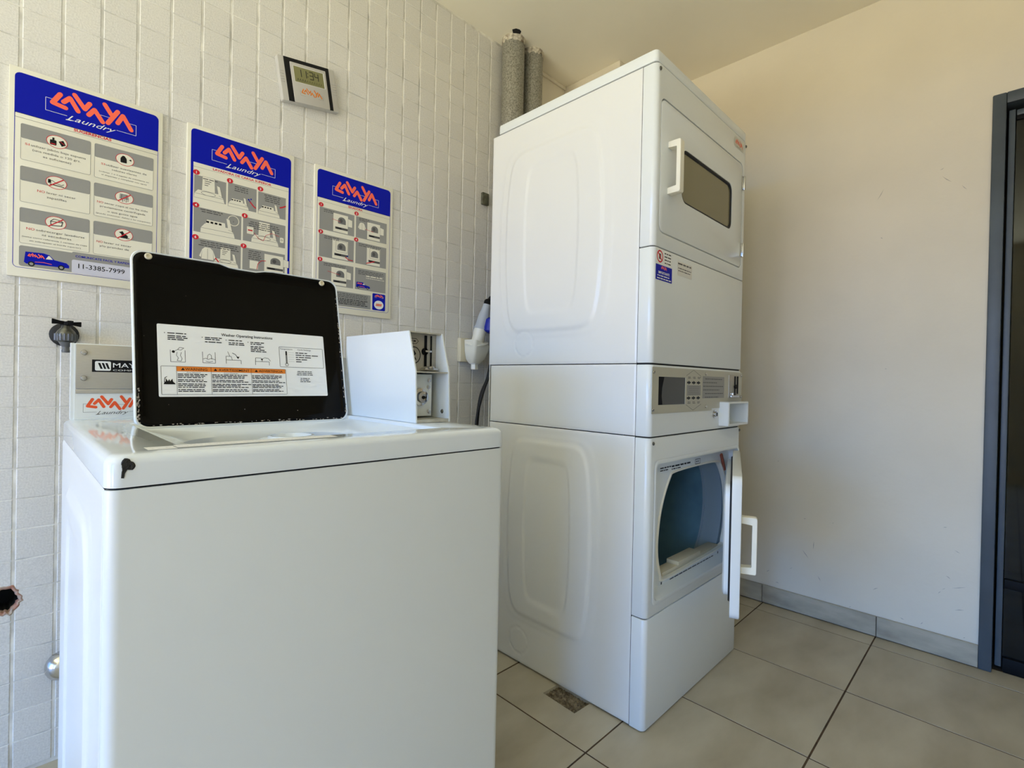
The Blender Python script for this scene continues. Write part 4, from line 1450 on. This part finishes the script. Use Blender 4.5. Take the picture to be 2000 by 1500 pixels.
def van_pic(P, x, y, w):
    h = w * .42
    P.poly([(x, y + h * .22), (x + .03 * w, y + h * .95), (x + .42 * w, y + h), (x + .55 * w, y + h * .92), (x + .66 * w, y + h * .62), (x + .94 * w, y + h * .50), (x + w, y + h * .35), (x + w, y + h * .16), (x + .05 * w, y + h * .12)], BLUE, 3)
    P.poly([(x + .47 * w, y + h * .60), (x + .53 * w, y + h * .86), (x + .56 * w, y + h * .84), (x + .63 * w, y + h * .62)], P_CREAM, 4)
    for cx in (.16, .82):
        P.ell(x + cx * w, y + h * .14, w * .075, w * .075, P_BLACK, 5, 14)
        P.ell(x + cx * w, y + h * .14, w * .042, w * .042, P_GREY, 6, 12)
    logo(P, x + .06 * w, y + h * .55, w * .40 / .186, P_CORAL, None, False, 6)
    P.stroke([(x + .24 * w, y + h * .30), (x + .42 * w, y + h * .34), (x + .6 * w, y + h * .28)], .0012, P_CORAL, 6)


# poster 1: suggestions
t, P = poster(-0.1605, 'leftmost poster titled SUGERENCIAS, six pictogram boxes, its corner behind the raised washer lid')
P.frame(.010, .022, .304, .410, .010, .0011, BLUE, 1)
P.rect(.010, .022 + .01, .0112, .41, BLUE, 2)
P.rect(.011, .4035, .303, .4045, P_BLACK, 2)
P.rect(.011, .3925, .303, .3932, P_DGREY, 2)
P.text('SUGERENCIAS', .1595, .3995, .0072, P_RED, w=.078, bold=.045)
boxes = [(.0215, .2905, .1555, .380), (.163, .2885, .2935, .3795), (.0215, .186, .1555, .275), (.163, .186, .2935, .2745), (.0215, .0835, .1555, .172), (.163, .0835, .2935, .172)]
for k, (a, b_, c, d) in enumerate(boxes):
    P.rrect(a, b_, c, d, .004, P_CREAM, 2)
    P.frame(a, b_, c, d, .004, .0008, P_GREY, 4)
    P.rrect(a, d - .036, c, d, .004, P_GREY, 3)
    cx, cz = (a + c) / 2, d - .0245
    P.ell(cx, cz, .0205, .0165, P_CREAM, 5)
    P.ring(cx, cz, .0205, .0013, P_RED, 6, b=.0165)
    if k == 0:
        P.rrect(cx - .0135, cz - .010, cx - .001, cz + .003, .002, P_BLACK, 7); P.rect(cx - .009, cz + .003, cx - .005, cz + .009, P_BLACK, 7)
        P.rect(cx - .012, cz - .008, cx - .003, cz - .006, P_RED, 8)
        P.poly([(cx + .003, cz + .002), (cx + .012, cz + .007), (cx + .017, cz - .004), (cx + .009, cz - .009)], P_BLACK, 7)
        P.line((cx + .006, cz + .003), (cx + .014, cz - .003), .0012, P_RED, 8)
    if k == 1:
        P.rrect(cx - .010, cz - .009, cx + .004, cz + .003, .002, P_BLACK, 7); P.poly([(cx - .010, cz + .003), (cx + .004, cz + .003), (cx - .001, cz + .010), (cx - .005, cz + .010)], P_BLACK, 7)
        P.poly([(cx + .008, cz + .002), (cx + .014, cz + .005), (cx + .014, cz - .001)], P_BLACK, 7)
    if k == 2:
        P.stroke([(cx - .015, cz + .002), (cx - .008, cz + .004), (cx, cz - .002), (cx + .010, cz - .004), (cx + .014, cz - .001)], .0012, P_BLACK, 7)
        P.poly([(cx - .016, cz - .004), (cx - .016, cz + .006), (cx - .011, cz + .006), (cx - .010, cz - .003)], P_BLACK, 7)
        P.stroke([(cx - .012, cz - .006), (cx + .014, cz - .008)], .002, P_BLACK, 7)
    if k == 3:
        P.poly([(cx - .010, cz + .010), (cx + .008, cz + .010), (cx + .010, cz - .004), (cx - .011, cz - .004)], P_GREY, 7)
        for j in range(5): P.line((cx - .008 + .004 * j, cz - .005), (cx - .008 + .004 * j, cz - .009 - (j % 2) * .003), .0011, P_BLACK, 7)
        P.stroke([(cx - .006, cz + .008), (cx - .007, cz - .004)], .0009, P_BLACK, 8); P.stroke([(cx + .004, cz + .008), (cx + .005, cz - .004)], .0009, P_BLACK, 8)
    if k == 4:
        P.poly([(cx - .010, cz - .009), (cx + .012, cz - .007), (cx + .014, cz + .004), (cx - .011, cz + .003)], P_DGREY, 7)
        P.poly([(cx - .008, cz - .007), (cx + .010, cz - .005), (cx + .012, cz + .002), (cx - .009, cz + .001)], P_CREAM, 8)
        P.stroke([(cx - .010, cz + .003), (cx - .004, cz + .009), (cx + .006, cz + .008), (cx + .014, cz + .004)], .0013, P_BLACK, 8)
    if k == 5:
        P.poly([(cx - .008, cz - .009), (cx + .006, cz - .009), (cx + .010, cz - .004), (cx + .006, cz + .001), (cx + .001, cz + .003), (cx - .003, cz + .010), (cx - .006, cz + .008), (cx - .011, cz + .006), (cx - .006, cz + .002), (cx - .004, cz - .003)], P_BLACK, 7)
        P.stroke([(cx + .006, cz - .009), (cx + .012, cz - .008)], .0018, P_BLACK, 7)
    if k >= 2:
        P.line((cx - .0135, cz - .011), (cx + .0135, cz + .011), .0024, P_RED, 9)
T = lambda s, x, z, h, w, m=P_DGREY: P.text(s, x, z, h, m, w=w, lay=5, align='L')
T('SI', .0295, .3315, .0056, .008, P_RED); T('utilizar jabón baja espuma', .0405, .3315, .0056, .105)
T('(una medida o 120 grs.', .043, .3205, .0056, .092); T('es suficiente)', .0625, .3095, .0056, .054)
T('SI', .177, .3295, .0052, .008, P_RED); T('utilizar suavizantes de', .1875, .3295, .0052, .090)
T('colores claros', .200, .3200, .0052, .055); T('(colocar 1 o 2 tapitas de suavizante en', .173, .3085, .0036, .110); T('el dispenser y completar con agua)', .178, .3005, .0036, .100)
T('NO', .053, .2210, .0062, .014, P_RED); T('lavar ni secar', .0705, .2210, .0056, .056); T('zapatillas', .0705, .2095, .0056, .038)
T('NO', .170, .2255, .0058, .013, P_RED); T('secar ropa si no ha sido', .1855, .2255, .0050, .096)
T('previamente centrifugada', .176, .2150, .0050, .100); T('o que gotee agua', .192, .2045, .0050, .066); T('(puede ocasionar daños a las máquinas)', .168, .1950, .0036, .120)
T('NO', .034, .1220, .0062, .015, P_RED); T('sobrecargar lavadoras', .0520, .1220, .0056, .093); T('ni secadoras', .063, .1115, .0056, .056)
T('(tome como referencia 1 canasto de ropa', .0265, .1010, .0036, .124); T('sin sobrepasar el borde superior)', .040, .0925, .0036, .098)
T('NO', .1700, .1185, .0058, .013, P_RED); T('lavar ni secar', .1860, .1185, .0052, .060); T('y/o prendas de', .1760, .1080, .0052, .064)
P.rrect(.0215, .0225 + .004, .2935, .0775, .005, P_GREY, 2)
van_pic(P, .0305, .0295, .085)
P.rrect(.1205, .0245, .2935, .0805, .004, P_GREY, 3)
P.rrect(.1205, .0245, .2935, .0600, .004, mat('print_pale_blue', (205, 206, 222), .4), 4)
P.text('COMUNICATE FACIL Y RAPIDO', .1275, .0700, .0058, BLUE, w=.118, lay=5, align='L', bold=.02)
P.text('11-3385-7999', .1335, .0455, .0125, P_BLACK, w=.098, lay=5, align='L', bold=.01)
P.build('printed_graphics', t)

# poster 2: top-load washer steps
t, P = poster(0.2145, 'middle poster titled LAVADORA DE CARGA SUPERIOR, lower half hidden by the black washer lid')
P.rrect(.010, .012, .0170, .42, .003, BLUE, 1); P.rrect(.297, .012, .304, .42, .003, BLUE, 1)
P.rect(.0170, .010, .297, .4035, P_CREAM, 2)
P.rect(.017, .3905, .297, .3911, P_DGREY, 3)
P.text('LAVADORA DE CARGA SUPERIOR', .155, .3975, .0070, P_RED, w=.172, bold=.045)
bx = [(.0195, .2985, .1065, .3665), (.1115, .2955, .1955, .3700), (.2005, .2935, .2885, .3665), (.0195, .1965, .1515, .2715), (.1565, .1975, .2885, .2735), (.0195, .100, .1515, .178), (.1565, .100, .2885, .176), (.0195, .022, .2885, .090)]
for a, b_, c, d in bx: P.rect(a, b_, c, d, P_GREY, 3)
for k, (x, z) in enumerate(((.025, .3745), (.1165, .3755), (.207, .3755), (.025, .2765), (.161, .277), (.025, .180), (.159, .180))):
    P.ell(x, z, .0088, .0075, P_RED, 8)
    P.text(str(k + 1), x, z, .0072, P_WHITE, lay=9, bold=.05)
for x0, x1, z, n in ((.04, .085, .361, 1), (.13, .17, .362, 3), (.218, .272, .360, 4), (.036, .10, .267, 2), (.172, .27, .262, 4), (.032, .147, .171, 3), (.172, .215, .168, 5)):
    for j in range(n): P.lines(x0, x1, z - .0062 * j, .0038, P_DGREY, 5, seed=j + int(x0 * 1000))
washer_pic(P, .020, .2995, .082, True)
washer_pic(P, .1125, .2965, .060, False)
P.stroke([(.176, .325), (.186, .314), (.193, .309)], .0035, P_RED, 7); P.ell(.172, .331, .0025, .0025, BLUE, 7); P.ell(.179, .334, .0022, .0022, BLUE, 7); P.ell(.175, .327, .0018, .0018, BLUE, 7)
washer_pic(P, .2015, .2945, .068, False)
P.stroke([(.270, .330), (.279, .334), (.287, .339)], .004, P_RED, 7)
washer_pic(P, .038, .1975, .095, False)
P.ring(.1285, .2525, .0165, .0020, P_CREAM, 6, b=.0165); P.line((.1285, .2525), (.1285, .247), .0012, P_DGREY, 7)
washer_pic(P, .182, .1985, .085, True)
P.rrect(.168, .222, .188, .245, .001, P_CREAM, 6); P.rect(.171, .232, .185, .236, P_RED, 7)
P.stroke([(.190, .228), (.204, .212), (.218, .208), (.226, .228), (.245, .238), (.268, .233)], .0012, P_RED, 8)
P.rrect(.271, .214, .283, .231, .003, P_CREAM, 6); P.ring(.277, .2225, .003, .001, P_DGREY, 7)
shirt_pic(P, .058, .118, .036); washer_pic(P, .075, .105, .070, True); P.stroke([(.080, .125), (.088, .116)], .0035, P_RED, 7)
dryer_pic(P, .222, .108, .062, .060, True); P.rrect(.178, .112, .204, .138, .001, P_CREAM, 5)
P.stroke([(.200, .112), (.203, .130), (.213, .142), (.227, .144)], .0018, P_RED, 8)
P.build('printed_graphics', t)

# poster 3: dryer steps
t, P = poster(0.6005, 'rightmost poster titled SECADORA, with five numbered dryer steps, above the coin box')
P.frame(.010, .022, .304, .410, .010, .0011, BLUE, 1)
P.rect(.011, .4035, .303, .4045, P_BLACK, 2)
P.rect(.011, .3915, .303, .3920, P_DGREY, 3)
P.text('SECADORA', .156, .3975, .0070, P_RED, w=.058, bold=.045)
bx = [(.0195, .292, .1525, .371), (.1595, .292, .2895, .371), (.0195, .195, .1525, .276), (.1595, .195, .2895, .276), (.0195, .098, .1525, .179), (.1595, .098, .2895, .179), (.0195, .028, .2255, .0815)]
for a, b_, c, d in bx: P.rect(a, b_, c, d, P_GREY, 3)
for k, (x, z) in enumerate(((.0245, .379), (.1605, .380), (.0245, .283), (.1610, .283), (.0240, .185))):
    P.ell(x, z, .0088, .0075, P_RED, 8)
    P.text(str(k + 1), x, z, .0072, P_WHITE, lay=9, bold=.05)
for x0, x1, z, n in ((.035, .075, .364, 2), (.172, .215, .366, 2), (.038, .10, .270, 2), (.172, .268, .270, 2), (.038, .125, .173, 2), (.172, .282, .170, 3)):
    for j in range(n): P.lines(x0, x1, z - .006 * j, .0036, P_DGREY, 5, seed=j + int(x0 * 1000) + 3, align='L')
dryer_pic(P, .070, .294, .058, .068); P.line((.066, .338), (.098, .334), .0012, P_RED, 8)
dryer_pic(P, .205, .294, .056, .066); shirt_pic(P, .184, .325, .026); P.line((.197, .330), (.232, .326), .0012, P_RED, 8)
dryer_pic(P, .068, .197, .062, .070, closed=True); P.stroke([(.120, .208), (.133, .201), (.148, .201)], .003, P_RED, 8); P.ell(.128, .214, .003, .002, BLUE, 8)
dryer_pic(P, .205, .197, .058, .068, closed=True); P.stroke([(.238, .214), (.220, .207), (.205, .202)], .003, P_RED, 8)
dryer_pic(P, .066, .100, .060, .066); P.line((.052, .147), (.098, .140), .0012, P_RED, 8); shirt_pic(P, .101, .132, .016)
for j in range(2): P.lines(.20, .287, .1535 - .008 * j, .006 if j == 0 else .003, P_CREAM, 5, seed=j + 90)
van_pic(P, .1640, .1030, .058)
for j in range(3): P.lines(.026, .215, .0745 - .0060 * j, .0036, P_DGREY, 5, seed=j + 77)
for j in range(4): P.lines(.026, .215, .0550 - .0058 * j, .0038, P_BLACK, 5, seed=j + 87)
P.rrect(.233, .028, .289, .0925, .004, BLUE, 3)
logo(P, .243, .0765, .20, P_CORAL, P_WHITE, False, 5)
P.ell(.261, .0495, .0205, .0170, P_WHITE, 4)
P.text('###', .261, .0495, .0001, P_ORED, w=.001, lay=5) if False else P.poly([(.247, .0445), (.272, .0445), (.275, .0545), (.250, .0545)], P_ORED, 5)
for k in range(4): P.line((.2515 + .0058 * k, .0445), (.2535 + .0058 * k, .0545), .0011, P_WHITE, 6)
P.build('printed_graphics', t)

# ------------------------------------------------------------------ wall clock
cz0, cz1 = 1.951, 2.114
ck = thing('wall_clock', 'silver and black digital clock showing 11:34, hung high on the tiled wall', 'clock', (0.572, -0.006, cz0))
TILT = Matrix.Translation((0.572, 0, 2.032)) @ Matrix.Rotation(math.radians(-9.5), 4, 'Y') @ Matrix.Translation((-0.572, 0, -2.032))
kx0, kx1, kz0, kz1 = 0.4710, 0.6700, 1.9605, 2.1045
yk = -0.025
bm = bmesh.new()
slab_xz(bm, kx0, kx1, kz0, kz1, yk, -0.0045, .004, .003)
add('case', bm, P_SILVER, ck, M=TILT)
for x in (kx0 - .0008, kx1 - .0155):
    for k in range(5):
        bm = bmesh.new()
        box(bm, x + (.001 if x < .5 else 0), x + .0150, yk - .0010, yk + .002, kz0 + .060 + .0085 * k - .0015, kz0 + .060 + .0085 * k + .0015, .0005)
        add('grip_rib', bm, P_SILVER, ck, M=TILT)
P = Print(0, 0, yk, M=TILT)
P.rect(kx0 + .020, kz0 + .001, kx1 - .021, kz1 - .001, P_BLACK, 1)
P.build('black_band', ck)
bm = slab_xz(bmesh.new(), kx0 + .039, kx1 - .035, kz0 + .001, kz1 - .014, yk - .003, yk - .0005, .002, .001)
add('face_plate', bm, P_SILVER, ck, M=TILT)
P = Print(0, 0, yk - .003, M=TILT)
lx0, lx1, lz0, lz1 = kx0 + .049, kx1 - .046, kz0 + .0685, kz1 - .025
P.rect(lx0 - .001, lz0 - .001, lx1 + .003, lz1 + .001, P_WHITE, 1)
P.rect(lx0, lz0, lx1, lz1, P_LCD, 2)
SEG = {'1': 'bc', '3': 'abgcd', '4': 'fgbc'}


def seg(P, ch, x, y, w, h, t, mt):
    pts = {'a': ((x, y + h), (x + w, y + h)), 'b': ((x + w, y + h), (x + w, y + h / 2)), 'c': ((x + w, y + h / 2), (x + w, y)), 'd': ((x, y), (x + w, y)), 'f': ((x, y + h), (x, y + h / 2)), 'g': ((x, y + h / 2), (x + w, y + h / 2))}
    for s_ in SEG[ch]:
        P.line(pts[s_][0], pts[s_][1], t, mt, 3)


zz = lz0 + .0195
for ch, x in (('1', .002), ('1', .020), ('3', .044), ('4', .062)):
    seg(P, ch, lx0 + .010 + x, zz, .0125, .0235, .0028, P_LCD2)
for z in (zz + .006, zz + .017): P.ell(lx0 + .0475, z, .0016, .0016, P_LCD2, 3)
for k in range(11):
    x = lx0 + .008 + .0082 * k
    P.stroke([(x, lz0 + .004), (x + .0035, lz0 + .0130), (x + .0055, lz0 + .005)], .0012, P_LCD3 if k > 3 else P_LCD2, 3, False)
logo(P, kx0 + .0620, kz0 + .0260, .43, P_ORANGE, P_MGREY, False, 3, wt=.0085)
P.build('display_and_logo', ck, 'olive LCD reading 11:34 above a small orange logo')

# ------------------------------------------------------------------ tap, wall caps, hole, drain, bracket, socket
tp = thing('water_tap', 'small grey wall tap with black cross handle above the washer corner', 'tap', (-0.052, -0.0045, 1.10))
add('wall_flange', lathe(bmesh.new(), [(.030, 0), (.030, .004), (.022, .008), (.0001, .008)], (-.052, -.0042, 1.118), (0, -1, 0), 24), RUBBER, tp)
bm = bmesh.new()
tube(bm, [(-.052, -.010, 1.118), (-.052, -.055, 1.120)], .011, 16)
lathe(bm, [(.0075, 0), (.016, .005), (.0205, .014), (.0215, .022), (.017, .032), (.010, .040), (.0085, .046)], (-.0525, -.070, 1.092), (0, 0, 1), 22)
add('valve_body', bm, DULLM, tp, smooth=50)
bm = bmesh.new()
for k in range(18):
    a = 2 * PI * k / 18
    c = (-.0525 + .0212 * math.cos(a), -.070 + .0212 * math.sin(a))
    tube(bm, [(c[0], c[1], 1.100), (c[0], c[1], 1.1165)], .0019, 5)
lathe(bm, [(.0195, 0), (.0212, .003), (.0212, .015), (.018, .019)], (-.0525, -.070, 1.099), (0, 0, 1), 24)
add('ribbed_collar', bm, GREYP, tp)
add('hose_nozzle', lathe(bmesh.new(), [(.0075, 0), (.0085, .002), (.0085, .006), (.0070, .008), (.0070, .014), (.0095, .016), (.0135, .024), (.0165, .030)], (-.0525, -.070, 1.0700), (0, 0, 1), 20), GREYP, tp, smooth=50)
bm = bmesh.new()
hc = Vector((-.0515, -.070, 1.142))
lathe(bm, [(.0075, 0), (.0085, .004), (.0075, .009), (.0001, .011)], hc - Vector((0, 0, .004)), (0, 0, 1), 16)
for s_ in (-1, 1):
    secs = []
    for k, (rr_, w_, h_) in enumerate(((.004, .0045, .0040), (.014, .004, .0042), (.0275, .0060, .0062), (.0285, .0055, .0055))):
        c = hc + Vector((s_ * rr_, s_ * rr_ * .25, .002 + rr_ * (.10 if s_ < 0 else -.02)))
        secs.append([c + Vector((0, a, b_)) for a, b_ in ((-w_, -h_), (w_, -h_), (w_, h_), (-w_, h_))])
    loft(bm, secs)
for s_ in (-1, 1):
    secs = []
    for rr_, w_, h_ in ((.004, .0045, .0040), (.014, .004, .0042), (.0235, .0055, .0055)):
        c = hc + Vector((-s_ * rr_ * .25, s_ * rr_, .002))
        secs.append([c + Vector((a, 0, b_)) for a, b_ in ((-w_, -h_), (w_, -h_), (w_, h_), (-w_, h_))])
    loft(bm, secs)
add('cross_handle', bm, BLACK, tp)

cp = lathe(bmesh.new(), [(.037, 0), (.037, .005), (.035, .016), (.029, .026), (.018, .034), (.0001, .0365)], (-.0450, -.0042, .250), (0, -1, 0), 32)
o = add('pipe_cover', cp, CHROME, None, smooth=60)
tag(o, 'chrome domed wall cap low on the tiles, half behind the washer', 'pipe cap')

hl = thing('wall_hole', 'rough broken pipe hole in the tiles at the left edge of the wall', 'hole', (HC.x, -0.0036, HC.z - .04))
bm = bmesh.new()
loft(bm, [XZ(ring_(1.0), -.0030), XZ([(x + random.uniform(-.0015, .0015), z + random.uniform(-.0015, .0015)) for x, z in ring_(.90)], -.0046), XZ(ring_(.78), -.0020), XZ(ring_(.72), .012)], False, False)
add('broken_rim', bm, TERRA, hl, smooth=0)
bm = bmesh.new()
loft(bm, [XZ(ring_(.72), .012), XZ(ring_(.68), .060)], False, True)
add('dark_bore', bm, BK, hl, smooth=0)

dn = thing('floor_drain', 'small dirty hole cut in the floor tile beside the dryer base', 'drain', (1.13, -0.766, -0.012))
bm = field(1.086, 1.172, -0.838, -0.694, 24, 36, lambda x, y: (x, y, -0.0105 + 0.0035 * math.sin(x * 400 + 3 * math.sin(y * 250)) * math.sin(y * 330) + random.uniform(-.0012, .0012)))
add('drain_bed', bm, DIRT, dn, smooth=0)


o = add('wall_bracket', slab_xz(bmesh.new(), 1.386, 1.425, 1.838, 1.893, -0.016, -0.0042, .003, .001), mat('dull_green_metal', (112, 112, 92), .5, metal=.3, var=.3, vscale=60), None)
tag(o, 'small grey-green metal plate fixed to the tiles beside the dryer top', 'bracket')

# exhaust ducts
for k, (x, y, lab) in enumerate(((1.515, -0.067, 'left galvanised exhaust duct, nearer the posters, below the black gap in the ceiling'),
                                 (1.645, -0.067, 'second galvanised exhaust duct, half hidden behind the first one, at the dryer side'))):
    t = thing('exhaust_duct', lab, 'duct', (x, y, 1.2), 'galvanised exhaust ducts behind the dryer')
    add('duct_pipe', lathe(bmesh.new(), [(.053, 0), (.053, H - 1.2 + .003)], (x, y, 1.2), (0, 0, 1), 40, cap=True), GALV, t, smooth=60)
    bm = bmesh.new()
    lathe(bm, [(.0535, 0), (.0555, .003), (.0555, .008), (.0535, .011)], (x, y, 2.215 if k == 0 else 2.28), (0, 0, 1), 40, cap=False)
    lathe(bm, [(.0535, 0), (.0545, .002), (.0545, .005), (.0535, .007)], (x, y, 2.195 if k == 0 else 2.26), (0, 0, 1), 40, cap=False)
    add('seam_ring', bm, GALV, t)
    bm = bmesh.new()
    n_ = 36
    L = []
    for rr_, z in ((.0530, H - .026), (.0545, H - .018), (.0550, H - .006), (.0560, H + .001)):
        L.append([(x + (rr_ + random.uniform(-.0008, .0008)) * math.cos(2 * PI * i / n_), min(-.005, y + (rr_ + random.uniform(-.001, .003)) * math.sin(2 * PI * i / n_)), z + (random.uniform(-.008, .008) if z < H - .01 else 0)) for i in range(n_)])
    loft(bm, L, False, False)
    add('plaster_collar', bm, MORTAR, t, smooth=0)
bm = bmesh.new()
gap = [(1.455, -.118), (1.462, -.135), (1.478, -.142), (1.492, -.139), (1.500, -.126), (1.490, -.112), (1.472, -.105)]
loft(bm, [XY(gap, H - .0012), XY(gap, H + .001)])
o = add('plaster_gap', bm, BK, cl, smooth=0)

# industrial socket and plug
sk = thing('wall_socket', 'cream wall box carrying a white angled industrial socket, beside the dryer', 'socket', (1.33, -0.0045, 1.10))
add('back_box', nbox(1.262, 1.345, -0.030, -0.0042, 1.103, 1.208, .003), CREAMP, sk)
ax = Vector((.30, -.30, .90)).normalized()
sc0 = Vector((1.318, -.072, 1.150))
bm = bmesh.new()
L = []
for k, (w_, d_, dz_, oy) in enumerate(((.022, .020, -.055, .012), (.036, .032, -.035, .006), (.044, .038, 0, 0), (.047, .041, .035, -.004))):
    L.append([sc0 + Vector((a, b_ + oy, dz_ + (.012 * (-a / .04) if k == 3 else 0))) for a, b_ in rr(-w_, w_, -d_, d_, .014, 4)])
loft(bm, L)
add('socket_body', bm, PLAST, sk)
add('cable_gland', lathe(bmesh.new(), [(.014, 0), (.017, .003), (.017, .022), (.020, .025), (.020, .034)], (1.316, -.062, 1.068), (0, 0, 1), 6), PLAST, sk)
bm = bmesh.new()
lathe(bm, [(.052, 0), (.052, .004), (.030, .006)], sc0 + Vector((0, -.002, .034)), (-.18, -.2, .95), 24)
add('socket_rim', bm, PLAST, sk)
pg = thing('power_plug', 'white and blue industrial plug pushed into the angled white socket', 'plug', (1.345, -0.10, 1.19))
p0 = sc0 + Vector((0.000, -.004, .040))
ax = Vector((.20, -.12, .95)).normalized()
add('plug_sleeve', lathe(bmesh.new(), [(.024, 0), (.027, .004), (.029, .060), (.0001, .061)], p0, ax, 24), PLAST, pg)
add('plug_grip', lathe(bmesh.new(), [(.032, 0), (.032, .004), (.028, .012), (.026, .060), (.020, .085), (.017, .115), (.0001, .116)], p0 + ax * .060, ax, 24), mat('pale_grey_plastic', (178, 184, 190), .4), pg)
add('blue_shroud', lathe(bmesh.new(), [(.026, 0), (.035, .006), (.035, .055), (.022, .066), (.0001, .067)], p0 + ax * .062 + Vector((.026, -.030, -.018)), ax, 24), BLUEP, pg)
add('strain_relief', lathe(bmesh.new(), [(.017, 0), (.017, .014), (.012, .022)], p0 + ax * .176, ax, 16), BLACK, pg)
q = p0 + ax * .195
cpts = spline([q, q + Vector((.03, .0, .02)), q + Vector((.07, .01, -.03)), q + Vector((.075, .04, -.15)), Vector((1.405, -.06, 1.05)), Vector((1.372, -.05, .96)), Vector((1.352, -.05, .86)), Vector((1.348, -.05, .72)), Vector((1.35, -.05, .3)), Vector((1.36, -.06, .02))], 8)
add('cable', tube(bmesh.new(), cpts, .0075, 10), RUBBER, pg, smooth=60)
cpts = spline([Vector((1.44, -.09, 1.12)), Vector((1.39, -.075, 1.03)), Vector((1.356, -.065, .93)), Vector((1.335, -.06, .82)), Vector((1.333, -.06, .6)), Vector((1.34, -.06, .02))], 8)
o = add('drain_hose', tube(bmesh.new(), cpts, .006, 10), RUBBER, None, smooth=60)
tag(o, 'thin black hose hanging beside the power cable behind the washer corner', 'hose')
